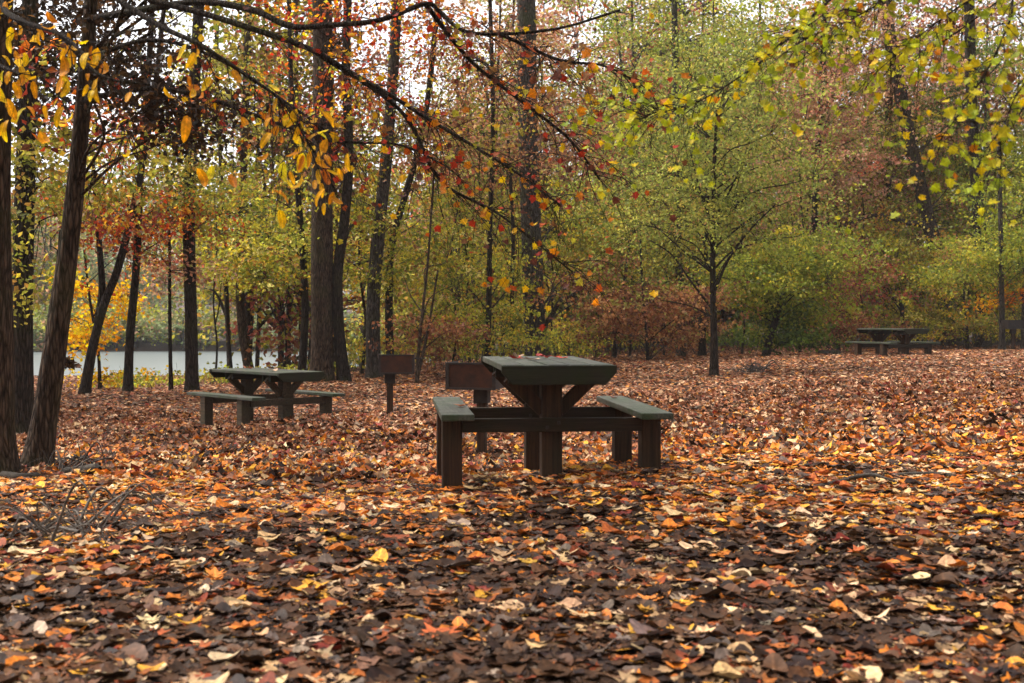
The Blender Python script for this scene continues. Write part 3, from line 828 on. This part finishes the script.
tree('broad_tree', 'broad trunk right behind the main picnic table with a low bent limb', [(537, 364, 33), (534, 310, 33), (531, 220, 33), (528, 120, 33), (526, 0, 33), (524, -140, 33)], 24, 17, bark='bark_grey', k=16,
     forks=[([(540, 328, 33), (550, 318, 32.8), (560, 301, 32.6), (570, 297, 32.5), (590, 282, 32.3)], 6, 3)],
     blobs=[(570, 250, 35.5, 55, 60, 1.6, 60, 'yellowgreen', 32, .1, .42), (565, 330, 36, 45, 26, 1.5, 34, 'yellowgreen', 30, .09, .36), (545, 100, 33, 70, 80, 2.2, 44, 'rustbrown', 24, .095, .45), (510, -120, 33, 160, 70, 2.5, 40, 'redmix', 26, .1, .5)])
tree('brown_oak_sapling', 'small oak sapling full of withered brown leaves right of the main picnic table', [(648, 366, 32), (646, 330, 32), (642, 280, 32), (640, 230, 32)], 4, 2, k=6,
     blobs=[(635, 290, 32, 52, 34, 1.5, 44, 'rustbrown', 34, .1, .36), (690, 300, 33, 40, 26, 1.2, 16, 'rustbrown', 30, .1, .36), (650, 335, 33, 45, 18, 1.2, 36, 'rustbrown', 30, .09, .3)])
tree('short_snag', 'black leaning sapling stem among the brown oak leaves', [(614, 366, 35), (616, 340, 35), (622, 300, 35), (630, 240, 35)], 6, 3, k=7,
     blobs=[(610, 230, 35, 40, 45, 1.6, 40, 'olive', 30, .1, .42)])
tree('pale_green_tree', 'tall tree with loose pale green foliage behind the young tree', [(681, 362, 37), (681, 320, 37), (678, 240, 37), (676, 120, 37), (674, -20, 37)], 10, 6, bark='bark_grey',
     blobs=[(650, 180, 37, 65, 75, 2.4, 80, 'palegreen', 36, .11, .46), (700, 90, 37, 90, 80, 2.6, 90, 'palegreen', 34, .11, .48), (660, -60, 37, 130, 90, 3, 70, 'green', 30, .11, .5), (640, 250, 37, 55, 40, 1.8, 50, 'olive', 34, .1, .42)])
tree('upright_tree', 'upright grey trunk showing just left of the young tree', [(702, 364, 36), (703, 310, 36), (706, 220, 36), (708, 100, 36)], 8, 5,
     blobs=[(745, 170, 37, 60, 90, 2.2, 80, 'palegreen', 34, .105, .46)])
tree('young_tree', 'young tree with a slim dark stem and thin spreading branches standing alone in the leaves', [(714, 376, 25), (714, 340, 25), (713, 290, 25), (713, 240, 25), (714, 180, 25), (717, 110, 25), (719, 95, 25)], 10, 1.6, k=12, flare=1.3,
     forks=[([(714, 292, 25), (728, 260, 24.8), (748, 232, 24.6), (775, 205, 24.4)], 3.6, 1.2), ([(713, 310, 25), (690, 280, 25.1), (672, 255, 25.2), (650, 240, 25.3)], 2.6, 1),
            ([(713, 270, 25), (735, 250, 25.3), (770, 240, 25.6), (800, 236, 25.8)], 2.2, .8), ([(714, 230, 25), (700, 190, 25), (690, 150, 25)], 2.4, 1),
            ([(714, 220, 25), (735, 180, 25), (750, 140, 25)], 2.4, 1), ([(714, 318, 25), (690, 306, 24.7), (660, 300, 24.5)], 2, .8)],
     blobs=[(714, 130, 25, 70, 85, 1.6, 120, 'palegreen', 28, .07, .36), (770, 200, 25, 60, 50, 1.2, 60, 'palegreen', 26, .07, .34), (655, 205, 25, 60, 50, 1.2, 60, 'palegreen', 26, .07, .34), (720, 250, 25, 70, 50, 1.3, 14, 'olive', 18, .065, .3)])
tree('dense_green_tree', 'low dense green tree on a dark slanting trunk right of the young tree', [(766, 360, 34), (770, 338, 34), (777, 315, 34), (786, 280, 34), (792, 240, 34)], 9, 4,
     blobs=[(790, 282, 34, 48, 36, 1.6, 110, 'green', 44, .1, .36), (785, 325, 35, 40, 18, 1.2, 36, 'darkgreen', 36, .1, .34), (745, 280, 34.5, 34, 26, 1.2, 36, 'green', 36, .1, .36)])
tree('russet_tree', 'tall slender tree of faded russet leaves behind the dense green tree', [(812, 356, 44), (812, 300, 44), (815, 200, 44), (822, 80, 44), (826, -20, 44)], 8, 5,
     blobs=[(815, 130, 44, 55, 90, 2.2, 120, 'mauve', 34, .12, .5), (850, 90, 45, 60, 80, 2.4, 90, 'mauve', 34, .12, .5), (790, 60, 45, 50, 60, 2.2, 40, 'green', 30, .12, .5)])
tree('red_bush', 'dusky red leaved shrub left of the distant picnic table', [(838, 354, 40), (838, 335, 40), (840, 290, 40), (842, 250, 40)], 5, 2.5, cat='shrub', k=6,
     blobs=[(838, 285, 40, 34, 42, 1.6, 60, 'dusky', 34, .1, .4), (820, 330, 40, 34, 18, 1.3, 30, 'rustbrown', 30, .1, .36)])
tree('copper_tree', 'tall copper brown tree behind the distant picnic table', [(880, 352, 50), (884, 300, 50), (888, 200, 50), (890, 60, 50), (890, -40, 50)], 9, 5,
     blobs=[(890, 120, 50, 60, 90, 2.6, 110, 'rustbrown', 34, .13, .55), (870, 190, 47, 60, 55, 2.0, 60, 'palegreen', 30, .12, .5)])
tree('golden_bush', 'yellow leaved tree spreading low over the distant picnic table', [(905, 352, 44), (903, 320, 44), (900, 280, 44), (898, 240, 44)], 6, 3, cat='tree',
     blobs=[(880, 275, 44, 44, 38, 1.9, 90, 'yellowgreen', 36, .11, .42), (925, 325, 45, 45, 20, 1.6, 40, 'yellowgreen', 32, .11, .4)])
tree('grey_leaning_tree', 'stout grey brown trunk leaning left behind the distant picnic table', [(952, 348, 46), (948, 315, 46), (940, 265, 46), (926, 212, 46), (908, 130, 46), (885, 10, 46), (875, -60, 46)], 19, 11, bark='bark_brown', k=12,
     forks=[([(930, 225, 46), (905, 222, 45.6), (880, 215, 45.3), (850, 222, 45)], 7, 3)],
     blobs=[(930, 150, 48.5, 60, 60, 2.2, 60, 'olive', 32, .115, .46)])
tree('shaded_tree', 'dark upright trunk between the leaning tree and the far grill', [(983, 346, 44), (982, 300, 44), (979, 220, 44), (972, 110, 44), (968, -40, 44)], 15, 10,
     blobs=[(995, 200, 46.5, 60, 45, 1.6, 70, 'green', 34, .115, .46), (970, 90, 47, 60, 70, 2.4, 60, 'darkgreen', 32, .115, .48)])
tree('silver_tree', 'slim silvery trunk right beside the far grill', [(1002, 351, 36.5), (1002, 320, 36.5), (1001, 250, 36.5), (999, 140, 36.5)], 7, 4, bark='bark_grey',
     blobs=[(1000, 255, 37, 50, 26, 1.7, 70, 'green', 36, .105, .4), (1000, 300, 37.5, 30, 12, 1.0, 12, 'orange', 20, .1, .34)])
tree('edge_tree', 'pale trunk at the very edge of the photo behind the far grill', [(1024, 351, 37.5), (1025, 300, 37.5), (1028, 200, 37.5), (1030, 60, 37.5)], 7, 5, bark='bark_grey',
     blobs=[(1050, 230, 38, 60, 70, 2.2, 70, 'green', 34, .105, .44), (1050, 310, 38, 40, 26, 1.5, 30, 'olive', 30, .1, .4)])
tree('small_yellow_tree', 'small yellow green tree left of the far grill', [(968, 350, 41), (967, 330, 41), (964, 300, 41), (962, 270, 41)], 4, 2, k=6, bark='bark_grey',
     blobs=[(965, 290, 41, 34, 24, 1.3, 46, 'yellowgreen', 34, .1, .38), (975, 325, 41.5, 40, 14, 1.3, 30, 'olive', 30, .1, .36)])

# --- slim saplings that nothing tells apart
first = tree('slim_sapling', 'slim bare stemmed sapling with a few small leaves among the bigger trees', [(452, 376, 30), (457, 325, 30), (450, 265, 30), (459, 190, 30), (450, 120, 30)], 3.4, 1.2, k=6, group='slim saplings at the edge of the woods',
     forks=[([(453, 300, 30), (463, 270, 30), (470, 230, 30)], 2, 1), ([(451, 240, 30), (440, 205, 30), (437, 170, 30)], 2, 1)], blobs=[(452, 180, 30, 26, 60, .8, 9, 'olive', 14, .085, .3)])
first_kids = list(first.children)
for (px, Y) in [(284, 33), (362, 30), (470, 33), (556, 36), (596, 38), (630, 39), (664, 38), (742, 38), (800, 39), (860, 44), (215, 31)]:
    c2 = first.copy(); COL.objects.link(c2)
    x_ = (px - CX) / F * Y
    c2.location = (x_, Y, gz(x_, Y)); c2.rotation_euler = (rng.normal(0, .04), rng.normal(0, .04), rng.uniform(0, 6.28))
    q_ = rng.uniform(.75, 1.25); c2.scale = (q_, q_, q_ * rng.uniform(.85, 1.2))
    for ch in first_kids:
        d2 = ch.copy(); COL.objects.link(d2); d2.parent = c2

# --- maple whose boughs reach in from above on the right
t = tree('maple_tree', 'maple reaching in from above with yellow green leaves', [(1330, 560, 6.2), (1330, 300, 6.2), (1325, 0, 6.2), (1300, -320, 6.2), (1270, -700, 6.0)], 60, 30, bark='bark_brown', k=14,
         blobs=[(980, -420, 5.6, 420, 180, 1.8, 60, 'maple', 26, .085, .4)])
T, LV = Tubes(), Leaves()
bough(T, LV, [(1318, -150, 6.2), (1100, -130, 6.0), (900, -60, 5.9), (830, 0, 5.9), (775, 50, 5.9), (735, 80, 5.9), (690, 105, 5.9), (645, 115, 5.9)], 4.2, .8, 'maple', 70, .34, 4.2, .042, T_BOUGH, .35, t0=.35, tr=.55)
bough(T, LV, [(1318, -100, 6.2), (1150, -120, 5.6), (1030, -40, 5.2), (1010, 20, 5.0), (990, 65, 4.9), (965, 105, 4.9), (940, 140, 4.9)], 3.6, .8, 'maple', 44, .32, 3.4, .042, T_BOUGH, .4, t0=.35, tr=.55)
bough(T, LV, [(1318, -120, 6.2), (1120, -100, 5.8), (960, -50, 5.6), (900, -10, 5.5), (850, 20, 5.5), (800, 40, 5.5)], 3.6, .8, 'maple', 60, .36, 4.2, .042, T_BOUGH, .35, t0=.35, tr=.55)
bough(T, LV, [(1315, 0, 6.2), (1180, 0, 5.5), (1080, 30, 5.0), (1020, 90, 4.8), (1000, 140, 4.8)], 3.6, .8, 'maple', 30, .3, 3.0, .042, T_BOUGH, .5, t0=.4, tr=.55)
bough(T, LV, [(1120, -100, 5.8), (1000, -20, 5.4), (940, 20, 5.3), (890, 60, 5.3)], 3.0, .8, 'maple', 46, .34, 4.0, .042, T_BOUGH, .35, t0=.2, tr=.55)
bough(T, LV, [(1318, -180, 6.2), (1150, -100, 6.4), (1040, -30, 6.6), (960, 30, 6.8), (900, 70, 7.0)], 3.6, .8, 'maple', 46, .36, 3.8, .046, T_BOUGH, .35, t0=.3, tr=.55)
bough(T, LV, [(1318, -60, 6.2), (1150, 0, 6.2), (1060, 60, 6.3), (1010, 130, 6.3), (985, 180, 6.3)], 3.6, .8, 'maple', 26, .34, 2.8, .046, T_BOUGH, .4, t0=.3, tr=.55)
b0 = t.location
T.build('bough', M['bark_dark'], t, loc=b0)
LV.build('crown', M['leaf'], t, loc=b0)

# ================================================================== FURNITURE
import bmesh


def part(name, mat, parent, boxes=(), prisms=(), bevel=.006, jitter=0):
    """boxes: (centre, size[, rotY]) in the thing's own axes, joined into ONE mesh"""
    bm = bmesh.new()
    from mathutils import Matrix
    for b in boxes:
        c, s = b[0], b[1]
        ry = b[2] if len(b) > 2 else 0
        r = bmesh.ops.create_cube(bm, size=1)
        Mx = Matrix.Translation(c) @ Matrix.Rotation(ry, 4, 'Y') @ Matrix.Diagonal((*s, 1))
        bmesh.ops.transform(bm, matrix=Mx, verts=r['verts'])
    for poly, y0, y1 in prisms:                      # outline in XZ, pushed along Y
        a = [bm.verts.new((x, y0, z)) for x, z in poly]
        c = [bm.verts.new((x, y1, z)) for x, z in poly]
        n = len(poly)
        bm.faces.new(a); bm.faces.new(c[::-1])
        for i in range(n):
            bm.faces.new((a[i], c[i], c[(i + 1) % n], a[(i + 1) % n]))
    bmesh.ops.recalc_face_normals(bm, faces=bm.faces)
    if bevel:
        bmesh.ops.bevel(bm, geom=[e for e in bm.edges], offset=bevel, segments=2, affect='EDGES', profile=.6)
    if jitter:
        for v in bm.verts:
            v.co += Vector(rng.normal(0, jitter, 3))
    me = bpy.data.meshes.new(name)
    bm.to_mesh(me); bm.free()
    me.materials.append(M[mat])
    o = bpy.data.objects.new(name, me)
    COL.objects.link(o)
    if parent: o.parent = parent
    return o


def picnic_table(loc, rz, label, pale=False):
    root = empty('picnic_table', loc, rz)
    tag(root, label, 'picnic table', 'picnic tables in the clearing')
    top = 'wood_top'; post = 'wood_pale' if pale else 'wood_post'; end = 'wood_end'
    H, HS = .795, .468
    # five planks with open joints
    xs = np.linspace(-.305, .305, 5)
    part('tabletop', top, root, [((x, rng.normal(0, .003), H - .022 + rng.normal(0, .0015)), (.141, 1.86 + rng.normal(0, .004), .044)) for x in xs], bevel=.009)
    for s in (-1, 1):
        y = s * .958
        part('end_board', end, root, prisms=[([(-.385, H - .004), (.385, H - .004), (.385, H - .050), (.31, H - .132), (-.31, H - .132), (-.385, H - .050)], y - .022, y + .022)], bevel=.006)
        yp = s * .52
        part('post', post, root, [((0, yp, .2), (.145, .145, 1.1))], bevel=.012)
        # bearers under the planks beside the post, and the two braces
        part('bearer', end, root, [((0, yp - .095, H - .095), (.62, .042, .098)), ((0, yp + .095, H - .095), (.62, .042, .098))])
        for q in (-1, 1):
            a, b = np.array([q * .30, H - .10]), np.array([q * .055, .46])
            d = (b - a) / np.linalg.norm(b - a); n = np.array([-d[1], d[0]]) * .045
            part('brace', post, root, prisms=[([tuple(a + n), tuple(b + n), tuple(b - n), tuple(a - n)], yp - .035, yp + .035)])
        for q in (-.04, .04):
            part('bolt', 'iron', root, [((q, yp - .122, .368 + q * .4), (.022, .01, .022))], bevel=.003)
        part('crossbeam', 'wood_pale' if pale else 'wood_beam', root, [((0, yp - .096, .368), (1.25, .045, .095))], bevel=.006)
    for q in (-1, 1):
        part('seat', top, root, [((q * .672, 0, HS - .022), (.22, 1.86, .044))], bevel=.008)
        for s in (-1, 1):
            part('leg', post, root, [((q * .694, s * .52 - .03, .0), (.138, .138, .84))], bevel=.01)
    return root


picnic_table((.222, 9.02, 0.0), R(5.5), 'dark wooden picnic table in the middle of the clearing, nearest of the three')
picnic_table((-3.47, 17.1, -.39), R(43), 'weathered picnic table set at an angle near the lake', True).scale = (.95, .95, .97)
c = at(892, 329, 30)
picnic_table((c[0], 30, .075), R(21), 'small distant picnic table at the right edge of the woods').scale = (.95, .95, 1)


def grill(loc, rz, w, label, rusty, dx=0.0, hz=.70, dark=False):
    """park grill: open firebox with a grate on a post with a sleeve"""
    root = empty('park_grill', loc, rz)
    tag(root, label, 'grill', 'pedestal grills')
    d, hgt = w * .8, .26
    side = 'rust' if rusty else 'iron'
    fb = part('firebox', side, root, [((dx, 0, hz + .006), (w, d, .012)), ((dx - w / 2 + .005, 0, hz + hgt / 2 + .008), (.010, d, hgt)), ((dx + w / 2 - .005, 0, hz + hgt / 2 + .008), (.010, d, hgt))], bevel=.002)
    part('front_panel', 'iron' if dark else 'rust', root, [((dx, -d / 2 - .004, hz + hgt / 2 + .002), (w - .07 if not rusty else w, .008, hgt - .008))], bevel=.002)
    part('rim', 'iron', root, [((dx - w / 2 + .016, -d / 2 - .012, hz + hgt / 2), (.034, .014, hgt + .016)), ((dx + w / 2 - .016, -d / 2 - .012, hz + hgt / 2), (.034, .014, hgt + .016)), ((dx, -d / 2 - .013, hz + hgt - .004), (w - .07, .014, .02)),
                                 ((dx, -d / 2 - .013, hz + .004), (w - .07, .014, .022))], bevel=.002)
    part('grate', 'iron', root, [((dx - w / 2 + .03 + k * (w - .06) / 11, 0, hz + hgt - .05), (.009, d - .03, .009)) for k in range(12)] + [((dx, y, hz + hgt - .062), (w - .02, .012, .012)) for y in (-d * .35, d * .35)], bevel=.0015)
    part('handle', 'iron', root, [((dx + w / 2 + .05, y, hz + hgt - .055), (.10, .012, .012)) for y in (-.07, .07)] + [((dx + w / 2 + .1, 0, hz + hgt - .055), (.014, .154, .014))], bevel=.002)
    part('sleeve', 'iron', root, [((0, 0, hz - .075), (.15, .13, .15))], bevel=.006)
    part('post', 'wood_post', root, [((0, 0, .2), (.088, .088, .82))], bevel=.006)
    return root


x = at(482, 0, 12.4)[0]; grill((x, 12.4, gz(x, 12.4) - .02), R(-14), .52, 'dark iron pedestal grill with a rust stained panel just behind the main table', False, -.06, .73)
x = at(390, 0, 17.3)[0]; grill((x, 17.3, gz(x, 17.3) - .03), R(3), .50, 'rust brown pedestal grill between the left table and the main table', True, .10, .69)
x = at(1013, 0, 36)[0]; grill((x, 36, gz(x, 36) - .05), R(5), .50, 'black distant grill at the far right edge of the woods', False, dark=True)

# ------------------------------------------------------------------ loose leaves on tables
def loose_leaf(p, size, col, label, tm, seed):
    LV = Leaves()
    r = np.random.default_rng(seed)
    d = r.normal(0, 1, (1, 3)) * [1, 1, 0]
    LV.add(np.array([[0, 0, .006]]), np.array([size]), np.array([[.08, .05, 1.]]), d, np.array([col]), [tm])
    v = np.concatenate(LV.v)
    for a in LV.v: a[:, 2] += .004 - v[:, 2].min()
    o = LV.build('fallen_leaf', M['litter'])
    o.location = p
    tag(o, label, 'leaf', 'leaves lying on the picnic tables')


def on_table(tx, ty, tz, rz, u, v, h):
    return (tx + u * math.cos(rz) - v * math.sin(rz), ty + u * math.sin(rz) + v * math.cos(rz), tz + h)


A = (.222, 9.02, 0.0, R(5.5)); B = (-3.47, 17.1, -.413, R(43))
loose_leaf(on_table(*A, -.20, .10, .797), .13, (.28, .03, .02), 'red leaf at the left of the main tabletop', T_NEAR[1], 1)
loose_leaf(on_table(*A, .02, .25, .797), .12, (.32, .06, .05), 'crumpled dark red leaf in the centre of the main tabletop', T_NEAR[5], 2)
loose_leaf(on_table(*A, .14, .35, .797), .16, (.42, .06, .03), 'bright red leaf at the back of the main tabletop', T_NEAR[0], 3)
loose_leaf(on_table(*A, -.02, -.05, .797), .12, (.36, .24, .17), 'pale tan leaf lying flat on the main tabletop', T_NEAR[6], 4)
loose_leaf(on_table(*A, -.10, .50, .797), .11, (.30, .20, .13), 'small beige leaf by the far end of the main tabletop', T_NEAR[7], 5)
loose_leaf(on_table(*A, -.66, -.30, .470), .13, (.40, .15, .07), 'orange brown leaf on the left bench of the main table', T_NEAR[2], 6)
loose_leaf(on_table(*A, .64, .52, .470), .09, (.2, .07, .05), 'dark leaf on the right bench of the main table', T_NEAR[3], 7)
loose_leaf(on_table(*B, .22, -.05, .797), .22, (.07, .04, .045), 'dark curled leaf standing up on the table near the lake', T_NEAR[3], 8)
loose_leaf(on_table(*B, .05, .45, .797), .15, (.3, .1, .05), 'rusty leaf at the far end of the table near the lake', T_NEAR[1], 9)
loose_leaf(on_table(*B, -.12, -.5, .797), .14, (.36, .24, .16), 'beige leaf at the near end of the table near the lake', T_NEAR[5], 10)


# ------------------------------------------------------------------ brush, logs
def brush(px, py, Y, wpx, n, h, name, label, mat='twig', rad=.007):
    T = Tubes()
    c = at(px, py, Y); c[2] = gz(c[0], c[1])
    W = wpx * Y / F
    for i in range(n):
        x0 = c[0] + rng.uniform(-W, W) * .45
        y0 = c[1] + rng.normal(0, .18)
        L = rng.uniform(.3, 1.0) * W
        sgn = rng.choice([-1, 1])
        e = np.array([x0 + sgn * L, y0 + rng.normal(0, .2), 0]); e[2] = gz(e[0], e[1]) + rng.uniform(.01, .06)
        s = np.array([x0, y0, gz(x0, y0) + rng.uniform(.01, .08)])
        mdl = (s + e) / 2 + np.array([0, 0, rng.uniform(.2, 1) * h])
        r0_ = rad * rng.uniform(.35, 1.5)
        T.add(smooth_path([s, mdl + rng.normal(0, .05, 3), e], 6), np.linspace(r0_, r0_ * .3, 13), 5)
    o = T.build(name, M[mat], loc=c)
    tag(o, label, 'brush pile')


brush(75, 535, 6.3, 85, 34, .24, 'brush_pile', 'tangle of bare grey twigs arching over the leaves in the near left corner', mat='pale_twig')
brush(758, 372, 25.5, 22, 40, .2, 'brush_heap', 'low grey heap of brush beside the young tree', rad=.012)
brush(72, 462, 9.9, 34, 30, .14, 'root_brush', 'small dark tangle of twigs at the foot of the leaning tree')


def log(pts, w0, w1, name, label, mat, cat='log', side=()):
    T = Tubes()
    P = np.array([at(*q) for q in pts])
    for q in P: q[2] = gz(q[0], q[1])
    lift = np.linspace(w0, w1, len(P)) / 2 / F * P[:, 1] * .8
    P[:, 2] += lift
    p = smooth_path(P, 6)
    rr = np.linspace(w0, w1, len(p)) / 2 / F * p[:, 1]
    rr[0] *= .5; rr[-1] *= .5
    T.add(p, rr, 9, .12)
    for a, b, w in side:
        q = np.array([at(*a), at(*b)]); q[0, 2] = gz(q[0, 0], q[0, 1]) + .04; q[1, 2] = gz(q[1, 0], q[1, 1]) + .05
        T.add(smooth_path([q[0], q.mean(0) + [0, 0, .03], q[1]], 4), np.linspace(w, w * .4, 9) / 2 / F * q[0, 1], 5, .1)
    tag(T.build(name, M[mat], loc=P[0]), label, cat)


log([(808, 499, 7.6), (835, 493, 7.75), (862, 487, 7.9), (880, 488, 7.9)], 5, 10, 'fallen_branch', 'dark mossy broken branch half buried in the leaves on the right', 'rotten', 'branch', [((850, 490, 7.8), (895, 500, 7.5), 5)])
log([(890, 487, 8), (925, 489, 8), (955, 494, 7.9)], 5, 7, 'rotten_branch', 'greenish rotten branch at the right, beyond the dark mossy branch', 'rotten', 'branch')
log([(60, 462, 9.8), (82, 457, 9.9), (100, 462, 9.8)], 9, 12, 'rotten_log', 'short black rotten log at the foot of the leaning tree', 'rotten')
log([(105, 462, 10.2), (125, 457, 10.4), (150, 458, 10.4)], 3, 3, 'fallen_stick', 'thin dark stick lying right of the rotten log', 'rotten', 'stick')
log([(818, 363, 33), (828, 362, 33), (841, 361, 33)], 6, 6, 'mossy_log', 'short pale mossy log far off on the leaves', 'bark_grey')
log([(0, 478, 9.4), (20, 480, 9.3), (40, 474, 9.4)], 9, 9, 'root_log', 'dark log lying at the base of the leftmost trunk', 'rotten')
log([(560, 548, 5.9), (600, 543, 6.0), (640, 530, 6.4)], 2.5, 2, 'bare_twig', 'forked dark twig on the wet leaves below the main table', 'rotten', 'twig', [((605, 542, 6.0), (632, 548, 5.9), 2)])

# ================================================================== AIR, LIGHT, CAMERA
hz = bpy.data.meshes.new('haze')
bm = bmesh.new(); bmesh.ops.create_cube(bm, size=1)
for v in bm.verts:
    v.co = Vector((v.co.x * 700, (v.co.y * 720) + 290, -4.2 if v.co.z < 0 else 40))
bm.to_mesh(hz); bm.free()
ho = bpy.data.objects.new('haze', hz); COL.objects.link(ho)
m = bpy.data.materials.new('haze'); m.use_nodes = True; nt = m.node_tree; nt.nodes.clear()
o_ = nt.nodes.new('ShaderNodeOutputMaterial'); pv = nt.nodes.new('ShaderNodeVolumePrincipled')
pv.inputs['Color'].default_value = (.93, .94, .97, 1); pv.inputs['Density'].default_value = .0003
nt.links.new(pv.outputs[0], o_.inputs['Volume'])
hz.materials.append(m)
tag(ho, 'thin autumn haze over the lake and woods', kind='stuff')

w = bpy.data.worlds.new('World'); sc.world = w; w.use_nodes = True
nt = w.node_tree
bg = nt.nodes['Background']
sky = nt.nodes.new('ShaderNodeTexSky'); sky.sky_type = 'NISHITA'; sky.sun_disc = False
SUN_EL, SUN_AZ = R(60), R(-70)
sky.sun_elevation = SUN_EL; sky.sun_rotation = SUN_AZ
sky.air_density = 1.0; sky.dust_density = 4.0; sky.ozone_density = 1.5
hs = nt.nodes.new('ShaderNodeHueSaturation'); hs.inputs['Saturation'].default_value = .22
tintn = nt.nodes.new('ShaderNodeMix'); tintn.data_type = 'RGBA'; tintn.blend_type = 'MULTIPLY'; tintn.inputs[0].default_value = 1; tintn.inputs[7].default_value = (1, .97, .955, 1)
nt.links.new(sky.outputs[0], hs.inputs['Color']); nt.links.new(hs.outputs[0], tintn.inputs[6]); nt.links.new(tintn.outputs[2], bg.inputs['Color'])
bg.inputs['Strength'].default_value = .115

sl = bpy.data.lights.new('sun', 'SUN'); sl.energy = 1.5; sl.angle = R(12); sl.color = (1, .95, .88)
so = bpy.data.objects.new('sun', sl); COL.objects.link(so)
# light comes from azimuth SUN_AZ (measured from +Y towards +X) at SUN_EL
dirv = Vector((math.sin(SUN_AZ) * math.cos(SUN_EL), math.cos(SUN_AZ) * math.cos(SUN_EL), math.sin(SUN_EL)))
so.rotation_euler = dirv.to_track_quat('Z', 'Y').to_euler()

cam = bpy.data.cameras.new('camera'); co = bpy.data.objects.new('camera', cam); COL.objects.link(co)
co.location = (0, 0, CAMZ); co.rotation_euler = (R(90), 0, 0)
cam.sensor_width = 36; cam.lens = F / 1024 * 36
cam.shift_y = -(341.5 - CY) / 1024
cam.clip_start = .05; cam.clip_end = 2000
cam.dof.use_dof = True; cam.dof.focus_distance = 13.0; cam.dof.aperture_fstop = 4.0
sc.camera = co

sc.render.engine = 'CYCLES'
sc.cycles.max_bounces = 8; sc.cycles.diffuse_bounces = 6; sc.cycles.glossy_bounces = 2; sc.cycles.transmission_bounces = 6; sc.cycles.volume_bounces = 1
sc.cycles.caustics_reflective = False; sc.cycles.caustics_refractive = False
sc.cycles.use_denoising = True
sc.view_settings.view_transform = 'Standard'; sc.view_settings.look = 'None'
sc.view_settings.exposure = 1.85; sc.view_settings.gamma = 1
sc.view_settings.use_curve_mapping = False
